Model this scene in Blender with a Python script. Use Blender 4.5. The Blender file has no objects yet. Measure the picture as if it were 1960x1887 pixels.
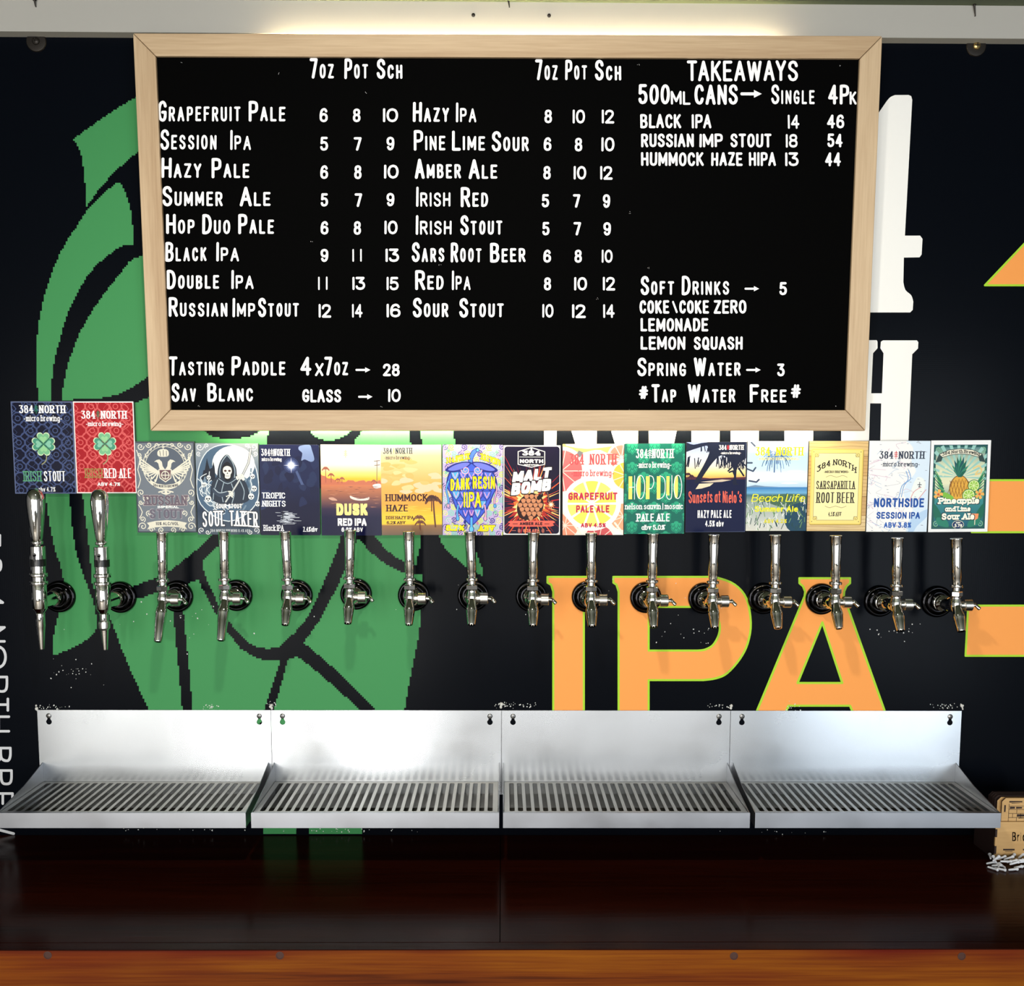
import bpy, math, random
from mathutils import Vector, Matrix
from mathutils.geometry import tessellate_polygon
random.seed(11)
scene = bpy.context.scene
COL = scene.collection

# ------------------------------------------------------------------ camera
F = 1960.0; CX = 980.0; CY = 1094.0            # focal length and optical centre in pixels of the 1960x1887 frame
TH, PH, RO = math.atan(.104), .0095, .0033     # pitch down, yaw right, roll
CAM = Vector((0, -1.77, 1.60))
FWD = Vector((math.sin(PH)*math.cos(TH), math.cos(PH)*math.cos(TH), -math.sin(TH)))
_r0 = Vector((math.cos(PH), -math.sin(PH), 0)); _d0 = FWD.cross(_r0)
RGT = _r0*math.cos(RO) - _d0*math.sin(RO); DWN = _d0*math.cos(RO) + _r0*math.sin(RO)
cd = bpy.data.cameras.new('camera'); cam = bpy.data.objects.new('camera', cd); COL.objects.link(cam)
m3 = Matrix((RGT, -DWN, -FWD)).transposed()
cam.matrix_world = Matrix.Translation(CAM) @ m3.to_4x4()
cd.sensor_fit = 'HORIZONTAL'; cd.sensor_width = 36.0; cd.lens = 36.0
cd.shift_x = 0.0; cd.shift_y = (CY-943.5)/1960.0
cd.clip_start = .05
scene.camera = cam

# ------------------------------------------------------------------ world, exposure, lights
scene.view_settings.view_transform = 'Standard'; scene.view_settings.look = 'None'
scene.view_settings.gamma = 1.0; scene.view_settings.use_curve_mapping = False
scene.view_settings.exposure = -0.08
w = bpy.data.worlds.new('world'); scene.world = w; w.use_nodes = True
w.node_tree.nodes['Background'].inputs[0].default_value = (.62, .72, .85, 1)
w.node_tree.nodes['Background'].inputs[1].default_value = 0.10

def area(name, loc, target, sx, sy, power, color):
    l = bpy.data.lights.new(name, 'AREA'); l.shape = 'RECTANGLE'; l.size = sx; l.size_y = sy; l.energy = power; l.color = color
    o = bpy.data.objects.new(name, l); COL.objects.link(o); o.location = loc
    o.rotation_euler = (Vector(target)-Vector(loc)).to_track_quat('-Z', 'Y').to_euler()
    return o
# daylight through openings behind the camera, plus an added centre fill
area('daylight_far_left', (-2.55, -4.95, 1.2), (-1.0, 0, 1.2), .85, 2.0, 34, (1.0, .97, .92))
area('daylight_left', (-1.68, -4.95, 1.2), (-.8, 0, 1.2), .58, 2.0, 52, (1.0, .97, .92))
area('daylight_middle', (-.80, -4.95, 1.2), (-.3, 0, 1.3), .3, 2.0, 56, (1.0, .98, .95))
area('added_fill_centre', (.62, -4.95, 1.35), (.3, 0, 1.3), 1.9, 1.7, 57, (1.0, .98, .96))  # added, with its opening, to brighten the chrome taps
area('daylight_right', (2.5, -4.95, 1.2), (.8, 0, 1.2), 1.2, 2.0, 62, (.84, .92, 1.0))
# ceiling downlight above the bar
sp = bpy.data.lights.new('ceiling_downlight', 'SPOT'); sp.energy = 30; sp.shadow_soft_size = .035; sp.color = (1, .93, .82)
sp.spot_size = math.radians(110); sp.spot_blend = .8
so = bpy.data.objects.new('ceiling_downlight', sp); COL.objects.link(so); so.location = (-.12, -1.12, 2.32)
so.rotation_euler = (Vector((0, -.05, 1.25))-Vector(so.location)).to_track_quat('-Z', 'Y').to_euler()

# ------------------------------------------------------------------ measuring: a photo pixel to the point where its ray meets a plane
def ray(px, py): return FWD + RGT*((px-CX)/F) + DWN*((py-CY)/F)
def U(px, py, Y=0.0):
    v = ray(px, py); t = (Y-CAM.y)/v.y; return CAM + v*t
def UZ(px, py, Z):
    v = ray(px, py); t = (Z-CAM.z)/v.z; return CAM + v*t

# ------------------------------------------------------------------ materials
def lin(c):
    c = c/255.0
    return c/12.92 if c <= .04045 else ((c+.055)/1.055)**2.4
def rgb(c): return (lin(c[0]), lin(c[1]), lin(c[2]), 1)
_mats = {}
def new_mat(name):
    m = bpy.data.materials.new(name); m.use_nodes = True
    nt = m.node_tree; b = nt.nodes['Principled BSDF']; return m, nt, b
def mat(name, c=(200, 200, 200), rough=.5, metal=0.0, spec=.5, coat=0.0):
    if name in _mats: return _mats[name]
    m, nt, b = new_mat(name)
    b.inputs['Base Color'].default_value = rgb(c); b.inputs['Roughness'].default_value = rough
    b.inputs['Metallic'].default_value = metal; b.inputs['Specular IOR Level'].default_value = spec
    b.inputs['Coat Weight'].default_value = coat; b.inputs['Coat Roughness'].default_value = .08
    _mats[name] = m; return m
def node(nt, t, **kw):
    n = nt.nodes.new(t)
    for k, v in kw.items(): setattr(n, k, v)
    return n
def add_bump(nt, b, scale, strength, dist=.001, kind='noise', coords='Object', vec_scale=None, detail=3):
    tc = node(nt, 'ShaderNodeTexCoord'); out = tc.outputs[coords]
    if vec_scale:
        mp = node(nt, 'ShaderNodeMapping'); mp.inputs['Scale'].default_value = vec_scale
        nt.links.new(out, mp.inputs['Vector']); out = mp.outputs[0]
    t = node(nt, 'ShaderNodeTexNoise'); t.inputs['Scale'].default_value = scale; t.inputs['Detail'].default_value = detail
    nt.links.new(out, t.inputs['Vector'])
    bp = node(nt, 'ShaderNodeBump'); bp.inputs['Strength'].default_value = strength; bp.inputs['Distance'].default_value = dist
    nt.links.new(t.outputs[0], bp.inputs['Height']); nt.links.new(bp.outputs[0], b.inputs['Normal'])
    return t
def wood(name, c1, c2, axis='X', rough=.45, coat=0.0, scale=14.0, stretch=.05, streak=None, spec=.5, broad=None):
    if name in _mats: return _mats[name]
    m, nt, b = new_mat(name)
    tc = node(nt, 'ShaderNodeTexCoord'); mp = node(nt, 'ShaderNodeMapping')
    s = [1, 1, 1]; s['XYZ'.index(axis)] = stretch; mp.inputs['Scale'].default_value = s
    nt.links.new(tc.outputs['Object'], mp.inputs['Vector'])
    n1 = node(nt, 'ShaderNodeTexNoise'); n1.inputs['Scale'].default_value = scale; n1.inputs['Detail'].default_value = 6; n1.inputs['Distortion'].default_value = .6
    n2 = node(nt, 'ShaderNodeTexNoise'); n2.inputs['Scale'].default_value = scale*14; n2.inputs['Detail'].default_value = 3
    nt.links.new(mp.outputs[0], n1.inputs['Vector']); nt.links.new(mp.outputs[0], n2.inputs['Vector'])
    mx = node(nt, 'ShaderNodeMath', operation='ADD'); m2 = node(nt, 'ShaderNodeMath', operation='MULTIPLY'); m2.inputs[1].default_value = .45
    nt.links.new(n2.outputs[0], m2.inputs[0]); nt.links.new(n1.outputs[0], mx.inputs[0]); nt.links.new(m2.outputs[0], mx.inputs[1])
    cr = node(nt, 'ShaderNodeValToRGB'); cr.color_ramp.elements[0].position = .45; cr.color_ramp.elements[1].position = .95
    cr.color_ramp.elements[0].color = rgb(c1); cr.color_ramp.elements[1].color = rgb(c2)
    if streak:
        e = cr.color_ramp.elements.new(.62); e.color = rgb(streak)
    nt.links.new(mx.outputs[0], cr.inputs[0]); nt.links.new(cr.outputs[0], b.inputs['Base Color'])
    if broad:                                                # boards of redder and yellower timber
        n3 = node(nt, 'ShaderNodeTexNoise'); n3.inputs['Scale'].default_value = 1.7; n3.inputs['Detail'].default_value = 3
        mp3 = node(nt, 'ShaderNodeMapping'); mp3.inputs['Location'].default_value = (broad[1], 0, 0); mp3.inputs['Scale'].default_value = (1, 1, 4)
        nt.links.new(tc.outputs['Object'], mp3.inputs['Vector']); nt.links.new(mp3.outputs[0], n3.inputs['Vector'])
        mr = node(nt, 'ShaderNodeMapRange'); mr.inputs[1].default_value = .4; mr.inputs[2].default_value = .6; nt.links.new(n3.outputs[0], mr.inputs[0])
        mc = node(nt, 'ShaderNodeMix', data_type='RGBA', blend_type='MULTIPLY'); mc.inputs[0].default_value = 1.0
        m3_ = node(nt, 'ShaderNodeMix', data_type='RGBA'); m3_.inputs[6].default_value = (1, 1, 1, 1); m3_.inputs[7].default_value = rgb(broad[0])
        nt.links.new(mr.outputs[0], m3_.inputs[0]); nt.links.new(cr.outputs[0], mc.inputs[6]); nt.links.new(m3_.outputs[2], mc.inputs[7]); nt.links.new(mc.outputs[2], b.inputs['Base Color'])
    b.inputs['Roughness'].default_value = rough; b.inputs['Coat Weight'].default_value = coat; b.inputs['Coat Roughness'].default_value = .12
    b.inputs['Specular IOR Level'].default_value = spec
    bp = node(nt, 'ShaderNodeBump'); bp.inputs['Strength'].default_value = .12; bp.inputs['Distance'].default_value = .001
    nt.links.new(n2.outputs[0], bp.inputs['Height']); nt.links.new(bp.outputs[0], b.inputs['Normal'])
    _mats[name] = m; return m
ROT = .25
def steel(name, c, rough, axis_scale, strength=.12, aniso=.0):
    m, nt, b = new_mat(name)
    b.inputs['Base Color'].default_value = rgb(c); b.inputs['Metallic'].default_value = 1; b.inputs['Roughness'].default_value = rough
    if aniso:
        b.inputs['Anisotropic'].default_value = aniso; b.inputs['Anisotropic Rotation'].default_value = ROT
        tg = node(nt, 'ShaderNodeTangent', direction_type='RADIAL', axis='Z'); nt.links.new(tg.outputs[0], b.inputs['Tangent'])
    # smudges and worn patches
    tc = node(nt, 'ShaderNodeTexCoord'); n = node(nt, 'ShaderNodeTexNoise'); n.inputs['Scale'].default_value = 9; n.inputs['Detail'].default_value = 5
    nt.links.new(tc.outputs['Object'], n.inputs['Vector'])
    mr = node(nt, 'ShaderNodeMapRange'); mr.inputs[1].default_value = .35; mr.inputs[2].default_value = .7
    mr.inputs[3].default_value = rough*.85; mr.inputs[4].default_value = rough*1.2
    # fine brushing
    mp = node(nt, 'ShaderNodeMapping'); mp.inputs['Scale'].default_value = axis_scale; n2 = node(nt, 'ShaderNodeTexNoise'); n2.inputs['Scale'].default_value = 700; n2.inputs['Detail'].default_value = 2
    nt.links.new(tc.outputs['Object'], mp.inputs['Vector']); nt.links.new(mp.outputs[0], n2.inputs['Vector'])
    m2 = node(nt, 'ShaderNodeMath', operation='MULTIPLY_ADD'); m2.inputs[1].default_value = strength; nt.links.new(n2.outputs[0], m2.inputs[0])
    nt.links.new(n.outputs[0], mr.inputs[0]); nt.links.new(mr.outputs[0], m2.inputs[2]); nt.links.new(m2.outputs[0], b.inputs['Roughness'])
    _mats[name] = m; return m
def print_mat(name, rough, coat=0.0, weave=0.0):
    m, nt, b = new_mat(name)
    a = node(nt, 'ShaderNodeAttribute', attribute_name='Col'); nt.links.new(a.outputs['Color'], b.inputs['Base Color'])
    b.inputs['Roughness'].default_value = rough; b.inputs['Coat Weight'].default_value = coat; b.inputs['Coat Roughness'].default_value = .1; b.inputs['Specular IOR Level'].default_value = .07
    if weave:
        tc = node(nt, 'ShaderNodeTexCoord')
        wv = [node(nt, 'ShaderNodeTexWave', wave_type='BANDS', bands_direction=d) for d in ('X', 'Z')]
        mu = node(nt, 'ShaderNodeMath', operation='ADD')
        for i, x in enumerate(wv):
            x.inputs['Scale'].default_value = 95; nt.links.new(tc.outputs['Object'], x.inputs['Vector']); nt.links.new(x.outputs['Fac'], mu.inputs[i])
        bp = node(nt, 'ShaderNodeBump'); bp.inputs['Strength'].default_value = weave; bp.inputs['Distance'].default_value = .0004
        nt.links.new(mu.outputs[0], bp.inputs['Height']); nt.links.new(bp.outputs[0], b.inputs['Normal'])
    _mats[name] = m; return m

M_chrome = mat('chrome', (222, 220, 216), .06, 1.0)
M_satin = mat('satin_nickel', (205, 203, 198), .28, 1.0)
M_blackgloss = mat('black_chrome', (30, 30, 32), .10, 1.0)
M_steel_v = steel('brushed_steel_upright', (176, 180, 184), .24, (.02, 1, 1), .02, .85)
M_steel_h = steel('brushed_steel_grate', (168, 165, 158), .32, (.02, 1, 1), .03)
M_steel_lip = steel('brushed_steel_lip', (168, 171, 177), .34, (.02, 1, 1), .03)
M_pan = mat('dull_steel_pan', (120, 118, 114), .45, 1.0)
M_print_wall = print_mat('printed_vinyl', .4, .0, .012)
M_print = print_mat('printed_label', .22, .0)
M_board = mat('blackboard_paint', (3, 3, 3), .8, 0, .03)
M_chalk = mat('white_marker', (250, 250, 250), .6)
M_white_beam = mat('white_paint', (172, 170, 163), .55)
M_ceiling = mat('olive_paint', (88, 98, 74), .7)
M_acrylic = mat('card_edge', (60, 62, 66), .3)
OAK = ((168, 137, 101), (208, 182, 146))
M_oak_x = wood('oak_rail_level', OAK[0], OAK[1], 'X', .5, 0, 22, .04)
M_oak_z = wood('oak_rail_upright', OAK[0], OAK[1], 'Z', .5, 0, 22, .04)
M_benchtop = wood('dark_stained_timber', (16, 4, 2), (50, 14, 5), 'X', .2, 0, 10, .05, spec=.05)
M_fascia = wood('red_brown_timber', (54, 15, 0), (140, 80, 4), 'X', .5, 0, 20, .025, (104, 46, 1), spec=.12, broad=((190, 84, 84), 3.1))
M_ply = wood('laser_cut_plywood', (178, 138, 84), (206, 168, 112), 'X', .6, 0, 12, .1)
M_burn = mat('burnt_edge', (34, 14, 9), .7)
M_peg = mat('white_plastic', (226, 230, 238), .4)
M_dark = mat('dark_hardware', (40, 36, 32), .4, .6)
M_brass = mat('brassy_screw', (190, 165, 110), .3, 1.0)
M_zinc = mat('zinc_screw', (150, 150, 150), .35, 1.0)
M_grime = mat('old_sealant', (205, 205, 200), .6)
M_room = mat('room_paint', (150, 150, 150), .8)
M_floor = wood('floor_boards', (138, 128, 116), (172, 162, 148), 'Y', .5, 0, 4, .1)
M_led = bpy.data.materials.new('warm_led'); M_led.use_nodes = True
_b = M_led.node_tree.nodes['Principled BSDF']; _b.inputs['Base Color'].default_value = (1, .9, .7, 1)
_b.inputs['Emission Color'].default_value = (1, .84, .52, 1); _b.inputs['Emission Strength'].default_value = 330

# ------------------------------------------------------------------ mesh building
class MB:
    """collects faces (optionally coloured) and links them as ONE mesh object"""
    def __init__(s): s.v = []; s.f = []; s.c = []; s.sm = []; s.mi = []
    def face(s, pts, col=None, smooth=False, mi=0):
        n = len(s.v); s.v.extend([tuple(p) for p in pts]); s.f.append(tuple(range(n, n+len(pts)))); s.c.append(col); s.sm.append(smooth); s.mi.append(mi)
    def raw(s, verts, faces, smooth=False, mi=0, col=None):
        n = len(s.v); s.v.extend([tuple(p) for p in verts])
        for f in faces: s.f.append(tuple(i+n for i in f)); s.c.append(col); s.sm.append(smooth); s.mi.append(mi)
    def box(s, x0, x1, y0, y1, z0, z1, mi=0):
        v = [(x, y, z) for x in (x0, x1) for y in (y0, y1) for z in (z0, z1)]
        s.raw(v, [(0, 1, 3, 2), (4, 6, 7, 5), (0, 4, 5, 1), (2, 3, 7, 6), (0, 2, 6, 4), (1, 5, 7, 3)], mi=mi)
    def lathe(s, prof, o=(0, 0, 0), axis=(0, 0, 1), n=28, smooth=True, mi=0, cap=True):
        """prof = [(r, h)...] turned about an axis through o"""
        a = Vector(axis).normalized(); t = Vector((1, 0, 0)) if abs(a.x) < .9 else Vector((0, 1, 0))
        u = a.cross(t).normalized(); w_ = a.cross(u); o = Vector(o)
        V = []; Fc = []
        for r, h in prof:
            for k in range(n):
                g = 2*math.pi*k/n; V.append(o + a*h + u*(r*math.cos(g)) + w_*(r*math.sin(g)))
        for i in range(len(prof)-1):
            for k in range(n):
                k2 = (k+1) % n; Fc.append((i*n+k, i*n+k2, (i+1)*n+k2, (i+1)*n+k))
        s.raw(V, Fc, smooth, mi)
        if cap:
            s.raw(V[:n], [tuple(range(n))[::-1]], False, mi); s.raw(V[-n:], [tuple(range(n))], False, mi)
    def rod(s, p, q, r0, r1=None, n=16, mi=0, round_end=False):
        p, q = Vector(p), Vector(q); L = (q-p).length; r1 = r0 if r1 is None else r1
        pr = [(r0, 0), (r1, L)]
        if round_end:
            pr = [(r0*.5, -r0*.45), (r0*.87, -r0*.25)] + pr + [(r1*.87, L+r1*.25), (r1*.5, L+r1*.45)]
        s.lathe(pr, p, q-p, n, True, mi)
    def prism(s, loops, fn, d0, d1, mi=0, sides=True, col=None):
        """loops: 2D outline then holes; fn(x, y, d) -> 3D; faces at d0 and d1 with side walls"""
        flat = [p for l in loops for p in l]
        tri = tessellate_polygon([[Vector((p[0]*2000, p[1]*2000, 0)) for p in l] for l in loops])
        for d in ((d0, d1) if d1 is not None else (d0,)):
            s.raw([fn(p[0], p[1], d) for p in flat], [tuple(t) for t in tri], mi=mi, col=col)
        if sides and d1 is not None:
            for l in loops:
                n = len(l)
                for i in range(n):
                    a, b = l[i], l[(i+1) % n]
                    s.face([fn(a[0], a[1], d0), fn(b[0], b[1], d0), fn(b[0], b[1], d1), fn(a[0], a[1], d1)], col, mi=mi)
    def build(s, name, mats, parent=None, sharp=35, loc=None, fix=True):
        me = bpy.data.meshes.new(name); me.from_pydata(s.v, [], s.f)
        for m in (mats if isinstance(mats, (list, tuple)) else [mats]): me.materials.append(m)
        me.polygons.foreach_set('use_smooth', s.sm); me.polygons.foreach_set('material_index', s.mi)
        if any(c is not None for c in s.c):
            at = me.color_attributes.new('Col', 'FLOAT_COLOR', 'CORNER'); buf = []
            for f, c in zip(s.f, s.c):
                if c is None: c = (255, 255, 255)
                if isinstance(c[0], (tuple, list)):
                    for k in range(len(f)): buf.extend(rgb(c[k]))
                else: buf.extend(rgb(c)*len(f))
            at.data.foreach_set('color', buf)
        elif fix:
            import bmesh
            bm = bmesh.new(); bm.from_mesh(me); bmesh.ops.remove_doubles(bm, verts=bm.verts, dist=1e-6)
            bmesh.ops.recalc_face_normals(bm, faces=bm.faces); bm.to_mesh(me); bm.free()
            if any(s.sm): me.set_sharp_from_angle(angle=math.radians(sharp))
        me.update()
        o = bpy.data.objects.new(name, me); COL.objects.link(o)
        if parent: o.parent = parent
        if loc is not None: o.location = loc
        return o
class Levels:
    """hands out the lowest free layer so that overlapping flat pieces never share a plane"""
    def __init__(s, cell): s.c = cell; s.g = {}
    def get(s, p, call=0):
        xs = [q[0] for q in p]; ys = [q[1] for q in p]; bb = (min(xs), min(ys), max(xs), max(ys))
        cells = [(i, j) for i in range(int(bb[0]//s.c), int(bb[2]//s.c)+1) for j in range(int(bb[1]//s.c), int(bb[3]//s.c)+1)]
        L = 0; same = set()
        for k in cells:
            for (a, b, c, d, l, cl) in s.g.get(k, ()):
                if a < bb[2] and c > bb[0] and b < bb[3] and d > bb[1]:
                    if cl == call: same.add(l)
                    elif l >= L: L = l+1
        while L in same: L += 1
        for k in cells: s.g.setdefault(k, []).append((*bb, L, call))
        return L
def tag(o, label=None, cat=None, group=None, kind=None):
    if label: o['label'] = label
    if cat: o['category'] = cat
    if group: o['group'] = group
    if kind: o['kind'] = kind
    return o
def empty(name, loc, label, cat, group=None, rot=(0, 0, 0)):
    o = bpy.data.objects.new(name, None); COL.objects.link(o); o.location = loc; o.rotation_euler = rot; o.empty_display_size = .02
    return tag(o, label, cat, group)
def copy_tree(o, parent=None):
    c = o.copy(); COL.objects.link(c)
    if parent: c.parent = parent
    for ch in list(o.children): copy_tree(ch, c)
    return c
def rounded(x0, y0, x1, y1, r, n=5):
    pts = []
    for cx, cy, a0 in ((x1-r, y1-r, 0), (x0+r, y1-r, 90), (x0+r, y0+r, 180), (x1-r, y0+r, 270)):
        for k in range(n+1):
            a = math.radians(a0+90*k/n); pts.append((cx+r*math.cos(a), cy+r*math.sin(a)))
    return pts
def circle(cx, cy, r, n=20, ry=None):
    ry = r if ry is None else ry
    return [(cx+r*math.cos(2*math.pi*k/n), cy+ry*math.sin(2*math.pi*k/n)) for k in range(n)]
def smooth(p, closed=False, n=5):
    """Catmull-Rom through the points"""
    out = []; L = len(p); rng = range(L if closed else L-1)
    for i in rng:
        g = lambda k: p[k % L] if closed else p[max(0, min(L-1, k))]
        a, b, c, d = g(i-1), g(i), g(i+1), g(i+2)
        for k in range(n):
            t = k/n; t2 = t*t; t3 = t2*t
            out.append(tuple(.5*(2*b[j]+(c[j]-a[j])*t+(2*a[j]-5*b[j]+4*c[j]-d[j])*t2+(3*b[j]-a[j]-3*c[j]+d[j])*t3) for j in (0, 1)))
    if not closed: out.append(p[-1])
    return out
def hull(P):
    P = sorted(set(P))
    if len(P) < 3: return P
    def half(Q):
        h = []
        for p in Q:
            while len(h) > 1 and (h[-1][0]-h[-2][0])*(p[1]-h[-2][1])-(h[-1][1]-h[-2][1])*(p[0]-h[-2][0]) <= 1e-12: h.pop()
            h.append(p)
        return h[:-1]
    return half(P)+half(P[::-1])
def stroke(pts, nx, ny, closed=False, n=8):
    """polygons swept by an elliptical nib along a polyline"""
    P = list(pts)+([pts[0]] if closed else [])
    if n == 4: nib = [(nx, ny), (-nx, ny), (-nx, -ny), (nx, -ny)]
    else: nib = [(nx*math.cos(2*math.pi*(k+.5)/n), ny*math.sin(2*math.pi*(k+.5)/n)) for k in range(n)]
    out = []
    for a, b in zip(P, P[1:]):
        out.append(hull([(a[0]+x, a[1]+y) for x, y in nib]+[(b[0]+x, b[1]+y) for x, y in nib]))
    return out

# ------------------------------------------------------------------ a single-line alphabet (em height 1, y up)
_B = 'o.21,.67 .05,.57 0,.34 .05,.1 .21,0 .37,.1 .42,.34 .37,.57'
G = {
'A': '0,0 .28,1 .56,0;.1,.34 .46,.34', 'B': '0,0 0,1;~0,1 .26,1 .43,.92 .45,.75 .38,.58 .24,.53 0,.53;~.24,.53 .42,.46 .5,.27 .42,.06 .26,0 0,0',
'C': '~.5,.76 .42,.94 .27,1 .08,.88 0,.5 .08,.12 .27,0 .42,.06 .5,.24', 'D': '0,0 0,1;~0,1 .2,1 .4,.88 .5,.5 .4,.12 .2,0 0,0',
'E': '.44,1 0,1 0,0 .44,0;0,.52 .37,.52', 'F': '0,0 0,1 .44,1;0,.52 .36,.52',
'G': '~.5,.78 .42,.94 .27,1 .08,.88 0,.5 .08,.12 .27,0 .44,.06 .5,.24;.5,.2 .5,.44 .28,.44', 'H': '0,0 0,1;.5,0 .5,1;0,.5 .5,.5',
'I': '0,0 0,1', 'J': '.36,1 .36,.25;~.36,.25 .3,.05 .17,0 .04,.06 0,.22', 'K': '0,0 0,1;.47,1 0,.4;.15,.58 .5,0', 'L': '0,1 0,0 .42,0',
'M': '0,0 0,1 .33,.2 .66,1 .66,0', 'N': '0,0 0,1 .5,0 .5,1', 'O': 'o.26,1 .07,.87 0,.5 .07,.13 .26,0 .45,.13 .52,.5 .45,.87',
'P': '0,0 0,1;~0,1 .28,1 .44,.93 .48,.74 .44,.55 .28,.47 0,.47', 'Q': 'o.26,1 .07,.87 0,.5 .07,.13 .26,0 .45,.13 .52,.5 .45,.87;.3,.24 .52,-.03',
'R': '0,0 0,1;~0,1 .28,1 .44,.93 .48,.74 .44,.57 .28,.5 0,.5;.24,.5 .5,0',
'S': '~.48,.79 .41,.94 .25,1 .08,.93 .02,.76 .1,.61 .38,.44 .49,.26 .42,.07 .25,0 .08,.06 0,.22', 'T': '0,1 .5,1;.25,1 .25,0',
'U': '0,1 0,.27;~0,.27 .06,.07 .25,0 .44,.07 .5,.27;.5,.27 .5,1', 'V': '0,1 .26,0 .52,1', 'W': '0,1 .2,0 .4,.95 .6,0 .8,1',
'X': '0,0 .5,1;0,1 .5,0', 'Y': '0,1 .26,.48 .52,1;.26,.48 .26,0', 'Z': '0,1 .48,1 0,0 .48,0',
'0': 'o.25,1 .07,.87 0,.5 .07,.13 .25,0 .43,.13 .5,.5 .43,.87', '1': '0,.86 .1,1 .1,0',
'2': '~0,.74 .06,.93 .24,1 .42,.93 .47,.74 .38,.5 0,0;0,0 .5,0', '3': '0,1 .44,1 .2,.62;~.2,.62 .4,.54 .48,.31 .4,.07 .22,0 .05,.06 0,.2',
'4': '.36,0 .36,1 0,.3 .5,.3', '5': '.44,1 .05,1 .02,.56;~.02,.56 .2,.63 .4,.55 .48,.31 .4,.07 .2,0 .05,.06 0,.2',
'6': '~.44,.82 .37,.96 .24,1 .08,.88 0,.55 0,.3;o.24,.58 .06,.5 0,.29 .06,.08 .24,0 .42,.08 .48,.29 .42,.5', '7': '0,1 .48,1 .2,0',
'8': 'o.24,1 .08,.94 .03,.77 .09,.6 .24,.54 .39,.6 .45,.77 .4,.94;o.24,.54 .06,.46 0,.27 .06,.07 .24,0 .42,.07 .48,.27 .42,.46',
'9': '~.04,.18 .11,.04 .24,0 .4,.12 .48,.45 .48,.7;o.24,.42 .42,.5 .48,.71 .42,.92 .24,1 .06,.92 0,.71 .06,.5',
'a': _B+';.43,.68 .43,0', 'b': '0,1 0,0;'+_B, 'c': '~.4,.53 .31,.66 .19,.67 .05,.56 0,.34 .05,.11 .19,0 .31,.02 .4,.15', 'd': _B+';.43,1 .43,0',
'e': '.03,.36 .4,.36;~.4,.36 .37,.58 .21,.68 .05,.58 0,.34 .05,.1 .21,0 .38,.11', 'f': '~.32,.97 .2,1 .12,.88 .11,.7;.11,.7 .11,0;-.02,.66 .28,.66',
'g': _B+';~.43,.68 .43,-.05 .36,-.24 .2,-.28 .05,-.2', 'h': '0,1 0,0;~0,.45 .1,.62 .24,.68 .37,.58 .4,.4;.4,.4 .4,0', 'i': '0,.68 0,0;0,.9 0,.95',
'j': '~.1,.68 .1,-.1 .04,-.25 -.06,-.26;.1,.9 .1,.95', 'k': '0,1 0,0;.36,.68 0,.26;.12,.4 .38,0', 'l': '0,1 0,0',
'm': '0,.68 0,0;~0,.45 .08,.62 .18,.68 .28,.6 .31,.42;.31,.42 .31,0;~.31,.45 .39,.62 .49,.68 .59,.6 .62,.42;.62,.42 .62,0',
'n': '0,.68 0,0;~0,.45 .1,.62 .24,.68 .37,.58 .4,.4;.4,.4 .4,0', 'o': _B, 'p': '0,.68 0,-.28;'+_B, 'q': _B+';.43,.68 .43,-.28',
'r': '0,.68 0,0;~0,.42 .1,.6 .27,.68', 's': '~.36,.56 .28,.66 .18,.68 .05,.6 .06,.45 .3,.28 .36,.16 .28,.02 .16,0 .04,.04 0,.14',
't': '.13,.95 .13,.15;~.13,.15 .18,.02 .3,.02;0,.68 .3,.68', 'u': '0,.68 0,.22;~0,.22 .06,.04 .18,0 .32,.08 .4,.25;.4,.68 .4,0', 'v': '0,.68 .2,0 .4,.68',
'w': '0,.68 .15,0 .3,.64 .45,0 .6,.68', 'x': '0,0 .38,.68;0,.68 .38,0', 'y': '0,.68 .2,.02;.4,.68 .12,-.28', 'z': '0,.68 .36,.68 0,0 .38,0',
'-': '0,.36 .22,.36', '.': '0,0 0,.03', "'": '0,1 -.03,.82', '%': 'o.1,1 0,.8 .1,.6 .2,.8;0,0 .5,1;o.4,.4 .3,.2 .4,0 .5,.2', '/': '0,0 .32,1', '\\': '0,1 .3,0',
'|': '0,1.05 0,-.1', '#': '.14,0 .26,1;.36,0 .48,1;0,.34 .56,.34;.04,.66 .6,.66', '&': '~.5,.4 .4,.1 .2,0 .02,.14 .06,.36 .3,.62 .3,.85 .18,.95 .08,.82 .14,.6 .5,0',
}
_G = {}
def glyph(ch):
    if ch not in _G:
        S = []
        for st in G[ch].split(';'):
            k = st[0] if st[0] in '~o' else ''
            p = [tuple(float(q) for q in t.split(',')) for t in st.lstrip('~o').split()]
            if k == '~': p = smooth(p, False, 4)
            if k == 'o': p = smooth(p, True, 4)
            S.append((p, k))
        xs = [q[0] for p, _ in S for q in p]; _G[ch] = (S, min(xs), max(xs))
    return _G[ch]
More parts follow.
